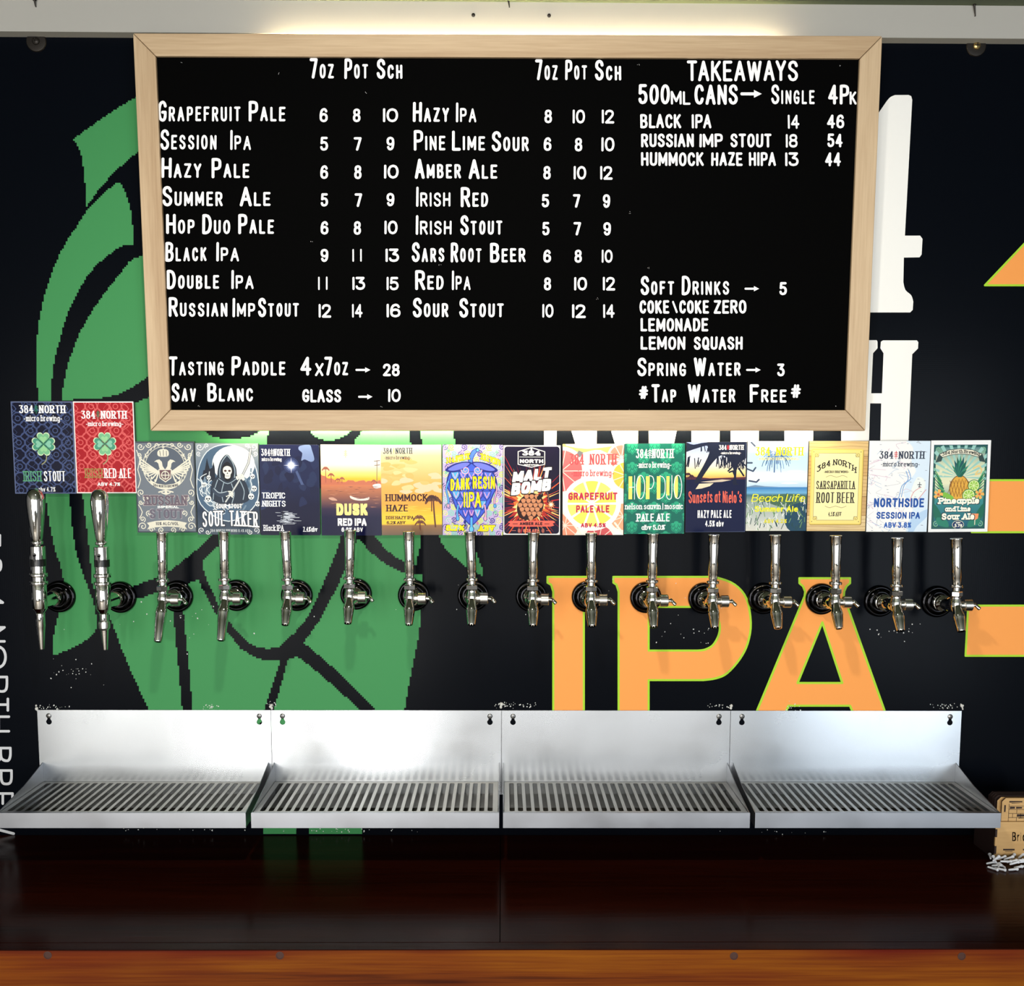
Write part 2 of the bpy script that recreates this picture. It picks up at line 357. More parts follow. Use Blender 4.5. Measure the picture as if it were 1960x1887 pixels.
def text_polys(s, x0, x1, yb, yt, nx, ny=None, serif=0.0, small=None, gap=.17, warp=None, n=8, hand=0.0, slant=0.0):
    """polygons of a word fitted between x0 and x1, baseline yb, cap line yt (yt may be below yb when y runs down)"""
    ny = nx if ny is None else ny
    H = yt-yb; aH = abs(H); items = []; n_ = len(s.replace(' ', ''))
    adv = (x1-x0)/(n_+.6*s.count(' '))
    nx = min(nx, adv*(.15 if serif else .17)); serif = min(serif*.7, adv*.1); ny = min(ny, aH*.14); tot = 0.0; fixed = 0.0; G_ = min(gap*.5*aH, adv*.24)
    for i, ch in enumerate(s):
        if ch == ' ': fixed += adv*.42; continue
        k = .69 if small and (ch.islower() or small == 'all') else 1.0
        S, a, b = glyph(ch.upper() if small else ch)
        items.append((S, a, k, tot, fixed, ch)); tot += (b-a)*k; fixed += 2*nx+G_
        if i < len(s)-1 and ch in 'LTFPVAY' and s[i+1] in 'AVTY': fixed -= G_*.5
    if tot < .05 and len(items) > 1:                          # a number of plain strokes fills its width
        G_ = (x1-x0-2*nx)/(len(items)-1); items = [(it[0], it[1], it[2], 0, i*G_, it[5]) for i, it in enumerate(items)]
    sx = max((x1-x0-fixed+G_)/max(tot, 1e-3), .05) if tot > .12 else aH*.6
    out = []
    jit = random.Random(s).random
    for S, a0, k, o1, o2, ch in items:
        jy = (jit()-.5)*hand*aH; ja = (jit()-.5)*hand*1.2
        for p, kind in S:
            q = []
            for x, y in p:
                yy = y*k
                q.append((x0+nx+o2+(o1+(x-a0)*k)*sx + slant*yy*aH + ja*yy*aH, yb+(ny if H > 0 else -ny)+yy*(H-(2*ny if H > 0 else -2*ny))+jy))
            if warp: q = [warp(*t) for t in q]
            m = 1.0 if k == 1 else .78
            out += stroke(q, nx*m, ny*m, kind == 'o', n)
            if serif and kind == '':
                for e, e2 in ((0, 1), (-1, -2)):
                    if abs(q[e][1]-q[e2][1]) > 1.2*abs(q[e][0]-q[e2][0]) and min(abs(p[e][1]), abs(p[e][1]-1), abs(p[e][1]-.68)) < .02 and ch != 'T' and not (ch == '1' and p[e][1] > .9):
                        out += stroke([(q[e][0]-nx-serif, q[e][1]), (q[e][0]+nx+serif, q[e][1])], ny*.9, ny*.9, False, 4)
    return out

# ------------------------------------------------------------------ the setting
STEP = .00004
BENCH_Z = U(980, 1598, 0).z
CEIL_Z = U(980, 5, -.02).z
BX0, BX1 = -3.6, 3.6

def px_wall(p): q = U(p[0], p[1], 0.0); return (q.x, q.z)
def stair(pts, g=3.5):
    """the print is visibly pixelated: follow the outline in small steps"""
    out = []
    n = len(pts)
    for i in range(n):
        a, b = pts[i], pts[(i+1) % n]; L = math.hypot(b[0]-a[0], b[1]-a[1]); k = max(1, int(L/1.2))
        for j in range(k):
            x = round((a[0]+(b[0]-a[0])*j/k)/g)*g; y = round((a[1]+(b[1]-a[1])*j/k)/g)*g
            if out and out[-1] == (x, y): continue
            if out and x != out[-1][0] and y != out[-1][1]: out.append((out[-1][0], y))
            out.append((x, y))
    ch = True
    while ch:
        ch = False; n = len(out); keep = []
        for i in range(n):
            a, b, c = out[i-1], out[i], out[(i+1) % n]
            if b == a or a == c: ch = True; continue
            keep.append(b)
        out = keep
    return out

NAVY = (7, 10, 16); GREEN = (66, 140, 84); ORANGE = (244, 160, 84); LIME = (166, 212, 56); WHITE = (240, 240, 236)
wall = MB(); wall.box(BX0, BX1, 0, .05, 0, CEIL_Z+.02)
wall = wall.build('wall_back', mat('navy_vinyl', NAVY, .2, 0, .035)); tag(wall, kind='structure')
# fine weave of the vinyl
_nt = _mats['navy_vinyl'].node_tree; _pb = _nt.nodes['Principled BSDF']
_tc = node(_nt, 'ShaderNodeTexCoord'); _ad = node(_nt, 'ShaderNodeMath', operation='ADD')
for _i, _d in enumerate('XZ'):
    _w = node(_nt, 'ShaderNodeTexWave', wave_type='BANDS', bands_direction=_d); _w.inputs['Scale'].default_value = 95
    _nt.links.new(_tc.outputs['Object'], _w.inputs['Vector']); _nt.links.new(_w.outputs['Fac'], _ad.inputs[_i])
_bp = node(_nt, 'ShaderNodeBump'); _bp.inputs['Strength'].default_value = .015; _bp.inputs['Distance'].default_value = .0004
_nt.links.new(_ad.outputs[0], _bp.inputs['Height']); _nt.links.new(_bp.outputs[0], _pb.inputs['Normal'])

class WallPrint(MB):
    def __init__(s): super().__init__(); s.L = 1; s.lv = Levels(.1)
    def area(s, loops, col):
        s.prism([[px_wall(p) for p in l] for l in loops], lambda x, z, d: (x, -STEP*4*s.L, z), 0, None, col=col)
    def lines(s, polys, col):
        for p in polys:
            w_ = [px_wall(q) for q in p]; k = s.lv.get(w_)
            s.face([(q[0], -STEP*4*s.L-k*6e-6, q[1]) for q in w_], col)

hop = WallPrint(); hop.L = 1
def leaf(pts, sm=True): hop.area([stair(smooth(pts, True, 4) if sm else pts)], GREEN)
# upper leaf beside the board
hop.area([stair(smooth([(300, 160), (257, 188), (237.5, 199), (208, 217.5), (174, 241.6), (140, 266.5)], False, 4)+smooth([(148.4, 277), (155, 295), (159.6, 319.6), (162.5, 345.5), (164.4, 375), (165, 397)], False, 4)+smooth([(185.5, 368), (208, 342), (230, 319.6), (261.6, 293), (320, 255)], False, 4))], GREEN)
# long outer leaf
hop.area([stair(smooth([(227, 347), (208, 362), (185.5, 382.6), (165, 405), (144.7, 436), (124, 468), (107.6, 501), (94.6, 535), (83.5, 572), (76, 609), (71.2, 646), (69.8, 687), (71.2, 724), (73, 768), (79, 850), (87.8, 950), (95.8, 1005), (106, 1052), (119, 1093), (121, 1130), (113, 1170), (106, 1198), (100, 1238), (104, 1254)], False, 4)
   + smooth([(131.6, 1244), (161, 1228), (184.6, 1202), (179, 1155), (161, 1103.6), (146, 1056), (137, 997.5), (132, 950), (112, 850), (97, 768), (104, 694), (111, 664), (118.7, 635), (128, 605), (139, 579), (152, 555), (167, 530), (182, 511), (200, 494), (219, 480), (237.5, 468)], False, 4)
   + smooth([(255, 468), (253.4, 427), (249, 397), (241, 371.5), (233, 354)], False, 4))], GREEN)
# inner leaf beside the lower board
hop.area([stair(smooth([(330, 470), (256, 495), (237.5, 514), (219, 536.6), (200, 561), (182, 586.7), (167, 611), (152, 638.7), (141, 666.5), (130, 698), (122.5, 731.4), (117, 766.7)], False, 4)+smooth([(148, 764), (200, 761), (222.6, 755.5), (245, 746), (263.5, 735), (281, 722), (340, 670)], False, 4))], GREEN)
# body behind the badges, left
hop.area([stair([(158, 800), (200, 790), (240, 779), (281, 762), (330, 735), (392, 790), (392, 826), (402, 834), (425, 839), (450, 840), (478, 836), (497, 826), (497, 760), (516, 760), (512, 848), (490, 930), (470, 970), (441, 995), (404, 1026), (379.6, 1049), (359, 1065), (339, 1081.6), (322, 1094), (298, 1106), (269, 1116), (240, 1128), (178, 1128), (169, 1036), (163, 988), (158, 947)])], GREEN)
hop.area([stair([(196, 1152), (230, 1150), (269, 1145), (298, 1135), (326, 1128), (332.6, 1169), (334.7, 1208), (341, 1269), (345, 1314), (349, 1357), (354, 1400), (300, 1400), (283.7, 1357), (253, 1290), (232.6, 1241), (214, 1191)])], GREEN)
hop.area([stair([(351, 1124), (367, 1114), (379.6, 1110), (396, 1143), (416, 1179.6), (437, 1212), (461, 1241), (486, 1257), (510, 1265), (537, 1265), (522, 1310), (506, 1357), (494, 1400), (372, 1400), (368, 1357), (365, 1314), (361, 1269), (355, 1212), (351, 1169)])], GREEN)
# cup in the middle
hop.area([stair(smooth([(388, 1071), (392, 1098), (404, 1126.5), (420, 1159), (441, 1192), (461, 1216), (486, 1235), (510, 1241), (535, 1237), (559, 1216), (584, 1188), (604, 1151), (620, 1114), (637, 1073.5), (653, 1026.5), (664, 960)], False, 3)+[(600, 930), (520, 965), (441, 1024), (418, 1045)])], GREEN)
# pieces under the board, right of the cup
hop.area([stair([(594, 780), (594, 826), (608, 838), (630, 844), (650, 840), (672, 826), (680, 780)])], GREEN)
hop.area([stair(smooth([(712, 780), (689, 830), (677, 849), (676, 920), (692, 985), (730, 1041), (751, 1061), (771, 1073.5), (796, 1083.7)], False, 3)+smooth([(803, 1050), (806, 1024), (800, 930), (786, 849), (778, 780)], False, 3))], GREEN)
hop.area([stair(smooth([(800, 780), (808, 849), (822, 950), (841, 1026), (853, 1049), (873.5, 1069), (898, 1088), (926, 1104)], False, 3)+smooth([(922, 1086), (914, 1065), (908, 1045), (905, 1024), (893, 950), (871, 849), (862, 780)], False, 3))], GREEN)
hop.area([stair(smooth([(686, 1028.6), (706, 1053), (730.6, 1073.5), (759, 1090), (784, 1098), (808, 1100)], False, 3)+smooth([(808, 1126.5), (807, 1159), (804, 1196), (798, 1233), (790, 1273.5), (782, 1314), (775, 1357), (762, 1420)], False, 3)+[(760, 1420), (716, 1357), (677.6, 1316), (641, 1280), (608, 1253), (581.6, 1230)]+smooth([(612, 1188), (628.6, 1155), (647, 1122), (665, 1077.5)], False, 3))], GREEN)
hop.area([stair([(551, 1263), (569, 1256), (592, 1273), (641, 1314), (688, 1357), (720, 1400), (515, 1400), (525, 1357), (540, 1305)])], GREEN)
hop.area([stair([(505, 1500), (567, 1500), (567, 1597), (505, 1597)])], GREEN)
hop.area([stair([(591, 1500), (694, 1500), (694, 1597), (591, 1597)])], GREEN)
o = hop.build('hop_emblem', M_print_wall, wall); tag(o, 'giant green hop cone printed on the dark wall')

ipa = WallPrint()
def letter(loops, cols=(ORANGE, LIME), wd=2.1):
    ipa.L = 1; ipa.area(loops, cols[0]); ipa.L = 2
    if cols[1]:
        for l in loops: ipa.lines(stroke(l, wd, wd, True, 8), cols[1])
letter([[(1048, 1104), (1048, 1115), (1055, 1119), (1059, 1132), (1059, 1420), (1117.5, 1420), (1117.5, 1132), (1121, 1119), (1129, 1115), (1129, 1104)]])
letter([[(1174, 1104), (1174, 1115), (1180, 1119), (1184, 1132), (1184, 1420), (1241.5, 1420), (1241.5, 1301.5)]+smooth([(1345, 1301.5), (1370, 1298), (1392, 1288), (1416, 1261), (1431, 1231), (1437, 1192), (1428.6, 1145.7), (1406.5, 1119), (1372, 1105.5), (1345, 1104)], False, 4),
        [(1241.5, 1161.4)]+smooth([(1333, 1161.4), (1352, 1163), (1367, 1173), (1377, 1193), (1376, 1214), (1365, 1234), (1350, 1243), (1336, 1245)], False, 4)+[(1241.5, 1245)]])
letter([[(1530, 1106.5), (1530, 1116), (1537, 1122), (1541, 1132), (1540, 1141), (1449, 1360), (1424, 1420), (1480, 1420), (1509, 1350.5), (1627, 1350.5), (1655, 1420), (1718, 1420), (1693, 1360), (1615, 1141), (1616, 1131), (1620, 1122), (1627, 1116), (1627, 1106.5)],
        [(1574, 1191), (1526.5, 1307), (1612, 1307)]])
letter([[(1885, 546), (1980, 446), (2075, 346), (2265, 546)]])
letter([[(1862, 919), (1860, 1018.5), (2290, 1018.5), (2290, 919)]])
letter([[(1853, 1159), (1848, 1255), (2290, 1255), (2290, 1159)]])
def white(l): letter([l], (WHITE, None))
white([(1560, 330), (1682, 215.6)]+smooth([(1697, 193.7), (1704, 186), (1713, 182)], False, 3)+[(1739, 181.8), (1744, 184), (1746, 191), (1732, 451), (1761, 451), (1765.7, 457), (1764, 487), (1760, 492.5), (1730, 493)]+smooth([(1729, 540), (1733, 555), (1744, 565), (1748, 577)], False, 3)+[(1747, 593), (1742, 598), (1560, 598)])
white([(1610, 651), (1678, 651), (1679.5, 654), (1679.5, 666.5), (1671, 676), (1667.5, 752.7), (1688, 752.7), (1691, 676), (1685, 666.5), (1686, 654), (1690, 651.4), (1755, 651.4), (1757.7, 655), (1757, 667), (1746, 678), (1737, 880), (1684, 880), (1686.6, 772), (1665.5, 772), (1662, 880), (1610, 880)])
for q in ([(1042, 770), (1065, 770), (1065, 880), (1041, 880)], [(1084, 790), (1142, 790), (1142, 880), (1110, 880)],
          [(1160, 790), (1221, 790), (1221, 880), (1193, 880), (1180, 860)], [(1242, 770), (1308, 770), (1294, 829), (1284, 880), (1242, 880)],
          [(1324, 770), (1377, 770), (1377, 880), (1323.5, 880)], [(1399, 770), (1452, 770), (1452, 880), (1398.5, 880)], [(1502, 770), (1556, 770), (1556, 880), (1501.5, 880)]):
    white(q)
o = ipa.build('wall_lettering', M_print_wall, wall); tag(o, 'big orange and white letters printed on the dark wall')

side = WallPrint(); side.L = 1
def down(s, ya, yb, x_top, x_base, wt=2.6):
    """a letter of the sideways line reading downwards; its top faces right"""
    for p in text_polys(s, 0, yb-ya, 0, 100, wt, wt, 0, n=8):
        side.lines([[(x_base+(q[1]/100)*(x_top-x_base), ya+q[0]) for q in p]], (196, 198, 200))
_x = lambda y: 8+(y-1150)*.049
def down(s, ya, yb):
    xt = _x((ya+yb)/2); H = 44; wt = 2.6
    for p in text_polys(s, ya, yb, -H, 0, wt, wt, 0, n=8):
        side.lines([[(xt+q[1], q[0]) for q in p]], (200, 202, 206))
for ch, a, b in (('3', 1022, 1048), ('8', 1066, 1098), ('4', 1132, 1163), ('N', 1198, 1230), ('O', 1234, 1281), ('R', 1293, 1327), ('T', 1335, 1362), ('H', 1369, 1402), ('B', 1429, 1461), ('R', 1472, 1504), ('E', 1516, 1544), ('W', 1552, 1598)):
    down(ch, a, b)
o = side.build('wall_lettering', M_print_wall, wall); tag(o, 'pale sideways line of letters down the far left of the wall')

# flaked and scuffed spots of the print, thickest above the trays
sc = WallPrint(); sc.L = 3
rr = random.Random(5)
def fleck(x, y, r, col): sc.lines([[(x+r*rr.uniform(.5, 1.2)*math.cos(a), y+r*rr.uniform(.5, 1.3)*math.sin(a)) for a in (0, 1.1, 2.2, 3.3, 4.4, 5.4)]], col)
for cx, cy, sx, sy, n in ((95, 1353, 25, 5, 26), (405, 1352, 12, 6, 22), (150, 1285, 50, 25, 26), (520, 1349, 10, 7, 16), (970, 1349, 24, 6, 26), (1010, 1350, 20, 5, 14), (1385, 1352, 22, 6, 20), (1520, 1352, 12, 8, 14), (1810, 1352, 26, 7, 24), (300, 1190, 160, 50, 30), (1330, 1215, 40, 20, 16), (1710, 1205, 50, 12, 20), (560, 1590, 200, 4, 20), (1500, 1592, 80, 4, 10), (300, 1587, 100, 4, 12), (650, 1590, 60, 3, 10), (1100, 1150, 300, 60, 24)):
    for _ in range(n): fleck(rr.gauss(cx, sx*.6), rr.gauss(cy, sy*.5), rr.uniform(.4, 1.5), (215, 215, 212))
o = sc.build('scuff_marks', M_print_wall, wall)

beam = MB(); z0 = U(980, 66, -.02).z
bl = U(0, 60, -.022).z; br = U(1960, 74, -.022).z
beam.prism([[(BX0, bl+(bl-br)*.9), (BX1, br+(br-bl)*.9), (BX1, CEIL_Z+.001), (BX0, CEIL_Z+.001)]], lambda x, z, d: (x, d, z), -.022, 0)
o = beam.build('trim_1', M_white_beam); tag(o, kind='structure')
c = MB(); c.box(BX0, BX1, -5.05, .05, CEIL_Z, CEIL_Z+.04); o = c.build('ceiling', M_ceiling); tag(o, kind='structure')
c = MB(); c.box(BX0, BX1, -5.05, .05, -.04, 0); o = c.build('floor', M_floor); tag(o, kind='structure')
for nm, x0, x1 in (('wall_left', BX0-.05, BX0), ('wall_right', BX1, BX1+.05)):
    c = MB(); c.box(x0, x1, -5.05, .05, 0, CEIL_Z); o = c.build(nm, M_room); tag(o, kind='structure')
c = MB(); opens = [(-3.0, -2.1), (-2.0, -1.36), (-1.0, -.6), (-.35, 1.6), (1.85, 3.15)]; xs = [BX0]+[v for a in opens for v in a]+[BX1]  # the wide centre opening is added for the fill on the chrome
for i in range(0, len(xs), 2): c.box(xs[i], xs[i+1], -5.05, -5.0, 0, CEIL_Z)
for a, b in opens: c.box(a, b, -5.05, -5.0, 2.32, CEIL_Z); c.box(a, b, -5.05, -5.0, 0, .28)
o = c.build('wall_rear', M_room); tag(o, kind='structure')
for i, (a, b) in enumerate(opens):  # the added centre opening gets a frame too
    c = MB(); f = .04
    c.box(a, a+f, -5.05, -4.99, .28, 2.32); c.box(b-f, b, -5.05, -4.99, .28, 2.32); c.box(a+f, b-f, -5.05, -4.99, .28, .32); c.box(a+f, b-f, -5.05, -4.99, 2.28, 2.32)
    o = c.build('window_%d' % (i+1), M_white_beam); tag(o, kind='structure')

# fixings in the wall and in the beam
def wall_screw(px, py, label, m):
    p = U(px, py, 0); r = empty('wall_screw', (p.x, 0, p.z), label, 'screw')
    b = MB(); b.lathe([(.0165, 0), (.0165, .001), (.0155, .0024), (.0145, .0026), (.006, .0028)], (0, 0, 0), (0, -1, 0), 28); b.build('washer', M_dark, r)
    b = MB(); b.lathe([(.0062, .0028), (.006, .0045), (.0045, .006), (.002, .0066)], (0, 0, 0), (0, -1, 0), 18)
    for a in (0, 1): b.box(-.004 if a else -.0007, .004 if a else .0007, -.0069, -.006, -.0007 if a else -.004, .0007 if a else .004, mi=1)
    b.build('screw_head', [m, M_dark], r)
wall_screw(70, 80, 'dark screw with round washer left of the menu board', M_dark)
wall_screw(1868, 89, 'bright screw on dark washer right of the menu board', M_brass)
def nail(px, py0, py1, label, r=.0017):
    a = U(px-1, py0, -.026); b_ = U(px+1, py1, -.024); b = MB()
    b.rod(a, b_, r, r*.5, 10); b.rod(a-Vector((0, 0, .0005)), a+Vector((0, 0, .0015)), r*1.7, r*1.7, 12); b.rod(b_, b_+Vector((0, .004, 0)), r*.5, r*.4, 8)
    o = b.build('nail', M_dark); tag(o, label, 'nail')
nail(67, 0, 12, 'bent nail at the left end of the white beam')
nail(1866, 9, 30, 'nail standing out near the right end of the white beam')
nail(974, 0, 13, 'rusty nail in the middle of the white beam above the menu board')
for px, py, lb in ((906, 29, 'small dark screw in the white beam, left of the middle nail'), (1051, 30, 'small dark screw in the white beam, right of the middle nail')):
    p = U(px, py, -.022); b = MB(); b.lathe([(.003, 0), (.003, .001), (.0016, .0018)], (0, 0, 0), (0, -1, 0), 12)
    o = b.build('screw', M_dark, loc=(p.x, -.022, p.z)); tag(o, lb, 'screw')

# ------------------------------------------------------------------ menu board
YB, YT = -.036, -.050                                       # the board leans out a little at the top
bl, br_, tl, tr = U(287, 822, YB), U(1657, 827, YB), U(255, 60, YT), U(1688, 72, YT)
O0 = (bl+br_)/2; AX = ((br_-bl)+(tr-tl)).normalized(); UPV = ((tl+tr)/2-O0); BH = UPV.length; UPV = UPV.normalized()
AX = (AX - UPV*AX.dot(UPV)).normalized(); NRM = AX.cross(UPV)
if NRM.y > 0: NRM = -NRM
BW = ((br_-bl).length+(tr-tl).length)/2; FW = .0345
board = empty('menu_board', O0, 'large black menu board in an oak frame, hand lettered in white', 'menu board')
board.matrix_world = Matrix((AX, -NRM, UPV)).transposed().to_4x4(); board.location = O0    # local x right, y into the wall, z up
b = MB(); b.box(-BW/2+.01, BW/2-.01, .006, .012, .01, BH-.01); b.build('blackboard_panel', M_board, board)
def rail(pts, m):
    b = MB(); b.prism([pts], lambda x, z, d: (x, d, z), 0, .019); o = b.build('frame_rail', m, board)
    md = o.modifiers.new('bevel', 'BEVEL'); md.width = .0012; md.segments = 2
h = BW/2; i_ = h-FW; e = .0004
rail([(-h+e, 0), (h-e, 0), (i_-e, FW), (-i_+e, FW)], M_oak_x); rail([(-h+e, BH), (h-e, BH), (i_-e, BH-FW), (-i_+e, BH-FW)], M_oak_x)
rail([(-h, e), (-h, BH-e), (-i_, BH-FW-e), (-i_, FW+e)], M_oak_z); rail([(h, e), (h, BH-e), (i_, BH-FW-e), (i_, FW+e)], M_oak_z)
for x0, x1, z0, z1 in ((-h+.12, h-.05, .014, .020), (-h+.22, h-.16, BH-.020, BH-.014)):
    b = MB(); b.box(x0, x1, .0192, .0202, z0, z1); b.build('led_strip', M_led, board)
for x in (-.4, .4):
    b = MB(); b.box(x-.05, x+.05, .0122, .0445, .45, .49); b.build('hanging_cleat', M_dark, board)

INV = board.matrix_basis.inverted()
def on_board(px, py, d=0.0):
    """photo pixel -> board's own x, z on its writing face"""
    v = ray(px, py); P0 = O0 - NRM*.006; t = (P0-CAM).dot(NRM)/v.dot(NRM); q = INV @ (CAM+v*t); return q.x, q.z
class Chalk(MB):
    def __init__(s): super().__init__(); s.lv = Levels(.02)
    def put(s, p):
        w_ = [on_board(*c) for c in p]; k = s.lv.get(w_); s.face([(q[0], .0056-k*8e-6, q[1]) for q in w_])
    def word(s, txt, x0, x1, yt, yb, w=2.85, small='sc', hand=.02):
        tall = txt[0].isupper() or txt[0].isdigit() or txt[0] in '#'
        for p in text_polys(txt, x0, x1, yb, yt, w, w, 0, small, hand=hand, n=10):
            s.put(p)
    def num(s, txt, x0, x1, yt, yb): s.word(txt.replace('1', 'I'), x0, x1, yt, yb, 2.25, None, .015)
    def smallword(s, txt, x0, x1, yt, yb, w=2.3): s.word(txt.replace('1', 'I'), x0, x1, yt, yb, w, None, .03)
    def arrow(s, x0, x1, y, k=1.0):
        for p in stroke([(x0+2, y), (x1-9*k, y)], 2.1*k, 2.1*k, False, 8)+[[(x1-10*k, y-5*k), (x1, y), (x1-10*k, y+5*k)]]:
            s.put(p)
L = Chalk()
L.word('7oz', 592.5, 639.7, 111.7, 151, 3.0); L.word('Pot', 659, 705, 112, 151.5, 3.0); L.word('Sch', 721, 771, 113, 151.5, 3.0)
for wds in ((('Grapefruit', 302, 461, 192.8, 232.9), ('Pale', 476, 547, 193.3, 232.9)), (('Session', 307, 415, 247.4, 287), ('Ipa', 440.7, 480.8, 249, 287.5)),
            (('Hazy', 308.8, 386, 302, 341), ('Pale', 405, 478, 302.5, 341.3)), (('Summer', 311, 427, 356, 395), ('Ale', 459, 518.5, 357, 394.8)),
            (('Hop', 318, 373, 409.6, 448), ('Duo', 387, 441.5, 410, 448.4), ('Pale', 456, 525, 409.6, 448.2)), (('Black', 316.5, 396, 463, 500.7), ('Ipa', 414, 458, 463.5, 500.7)),
            (('Double', 319.5, 420, 516.5, 553.5), ('Ipa', 442.8, 486, 517, 553.5)), (('Russian', 323, 436, 569, 606.6), ('Imp', 445, 489, 570, 607), ('Stout', 494, 572.6, 570, 607)),
            (('Tasting', 323, 428.7, 682, 719), ('Paddle', 443, 547, 682, 719), ('4', 575, 596, 683, 719), ('7oz', 620.6, 667, 683, 719)), (('Sav', 328.5, 376, 733, 769), ('Blanc', 397, 485, 733, 769))):
    for q in wds: L.word(*q)
for q in (('6', 611.6, 627.4, 207, 234), ('8', 675.4, 690, 208, 234), ('10', 733, 762, 207.5, 234), ('5', 613, 628, 262, 288.5), ('7', 677, 692, 262.5, 288.5), ('9', 740, 755, 262, 288),
          ('6', 613, 628, 316.5, 342.6), ('8', 678, 692, 316.5, 343), ('10', 735, 763, 315.5, 342), ('5', 614, 628, 370, 395.4), ('7', 678.7, 693, 370, 396), ('9', 740, 755, 369.5, 395),
          ('6', 613.6, 628.7, 423.4, 449), ('8', 677, 691, 423.5, 449.5), ('10', 735.8, 761, 422.5, 448.5), ('9', 613.7, 628.7, 476.5, 501.5), ('11', 674.6, 692.5, 476.5, 501), ('13', 738, 764, 476, 501.5),
          ('11', 609, 627, 529.5, 555), ('13', 674.6, 699, 530, 555), ('15', 740, 763, 530, 555.5), ('12', 610, 634, 582, 608), ('14', 674, 694, 582, 608), ('16', 740, 766.7, 581.5, 607.5), ('28', 733, 765, 696, 720), ('10', 743, 767, 744.5, 769.5)): L.num(*q)
L.smallword('X', 603, 619, 695, 720, 2.1); L.smallword('GLASS', 578.5, 653, 745, 770); L.arrow(680.5, 709, 708); L.arrow(685.6, 713, 759.4)
o = L.build('lettering', M_chalk, board, fix=False); tag(o, 'white hand lettering of the left price list')
L = Chalk()
L.word('7oz', 1024, 1068, 114, 154, 3.0); L.word('Pot', 1081.6, 1124, 114.5, 153.5, 3.0); L.word('Sch', 1138.5, 1189.7, 115, 154.5, 3.0)
for wds in ((('Hazy', 790, 860, 195.6, 234), ('Ipa', 872.6, 912, 196.5, 234.5)), (('Pine', 792, 853, 249, 288.4), ('Lime', 865, 929, 250, 288.6), ('Sour', 941, 1012.7, 251, 290)),
            (('Amber', 794, 883, 303.5, 342), ('Ale', 897, 952.5, 304.5, 342.5)), (('Irish', 796.4, 862.5, 357.5, 396), ('Red', 881.8, 934.8, 358, 396.5)), (('Irish', 795.7, 864.8, 412, 449.6), ('Stout', 881, 962, 412, 450)),
            (('Sars', 788, 851, 464, 502), ('Root', 862.5, 922, 464.5, 502.5), ('Beer', 938, 1006.5, 464.8, 502.5)), (('Red', 794.6, 849.7, 517, 555), ('Ipa', 864.8, 901, 518, 555.5)), (('Sour', 790, 858.9, 569.7, 607.6), ('Stout', 879, 964.7, 570.5, 608))):
    for q in wds: L.word(*q)
for q in (('8', 1042, 1056.5, 210, 236), ('10', 1096, 1119.7, 210, 236.5), ('12', 1151.8, 1175.7, 210, 236.5), ('6', 1040.5, 1055.4, 263, 289), ('8', 1100, 1114.4, 264, 290), ('10', 1151, 1176, 263, 290),
          ('8', 1039.8, 1054, 318, 343.7), ('10', 1097.9, 1122, 318, 343.7), ('12', 1148.8, 1172.5, 318, 344), ('5', 1037, 1051, 371.7, 397), ('7', 1096.5, 1110.5, 371.7, 397.5), ('9', 1154, 1168, 372, 398),
          ('5', 1038, 1051.7, 425, 450.5), ('7', 1097.6, 1112, 425, 450.5), ('9', 1155, 1169.5, 425.5, 451), ('6', 1039.8, 1054.7, 478, 502.7), ('8', 1099.5, 1113.7, 478, 503), ('10', 1151.6, 1172.5, 478, 503),
          ('8', 1041, 1054.7, 531, 556), ('10', 1098.8, 1123.6, 530.5, 556), ('12', 1153.9, 1177.5, 530, 556), ('10', 1038, 1059.3, 582, 608), ('12', 1094.9, 1121.3, 582.5, 608.7), ('14', 1154.6, 1176.4, 582.5, 608.7)): L.num(*q)
o = L.build('lettering', M_chalk, board, fix=False); tag(o, 'white hand lettering of the middle price list')
L = Chalk()
L.word('TAKEAWAYS', 1314.8, 1527.3, 116, 155.5, 2.8, None); L.word('500', 1222, 1282, 161.4, 199.7, 2.9, None); L.smallword('ML', 1284, 1321.7, 174.5, 200.5, 2.1); L.word('CANS', 1329, 1412, 161.8, 200.5, 2.9, None)
L.arrow(1418, 1458, 179.8, 1.5); L.word('Single', 1476, 1559.7, 162, 200); L.word('4P', 1585, 1625, 162, 200, 2.9, None); L.smallword('K', 1626, 1639.5, 175, 200, 2.1)
for q in (('BLACK', 1225.5, 1303.8, 218.5, 245.6), ('IPA', 1324, 1361.5, 218.5, 245.6), ('14', 1508, 1530, 220, 247), ('46', 1582.7, 1615.8, 219.5, 246), ('RUSSIAN', 1227, 1328, 255.8, 281.8), ('IMP', 1338.5, 1383.7, 256, 282), ('STOUT', 1398, 1476.8, 256, 282.5),
          ('18', 1504, 1526.5, 256.5, 282.5), ('54', 1583.4, 1612.8, 256, 282), ('HUMMOCK', 1227, 1347, 291.5, 317.8), ('HAZE', 1361, 1421.4, 291.5, 317.5), ('HIPA', 1433.4, 1485, 291.5, 318), ('13', 1502.8, 1528.6, 292, 318.3), ('44', 1579, 1609.4, 291.8, 318.5),
          ('5', 1491.6, 1506, 540, 565), ('COKE', 1224, 1281, 574.5, 600), ('\\', 1286.7, 1297, 576, 599.5), ('COKE', 1300, 1357, 574.5, 600), ('ZERO', 1366, 1428.8, 574.5, 600.5), ('LEMONADE', 1226, 1355.6, 609, 634.5), ('LEMON', 1226, 1311.5, 643.8, 669.4), ('SQUASH', 1328, 1421.4, 644, 669.4),
          ('3', 1487.5, 1501.8, 695.5, 720), ('#', 1223, 1240.8, 739, 764), ('#', 1513.8, 1533, 736, 762)): L.smallword(*q)
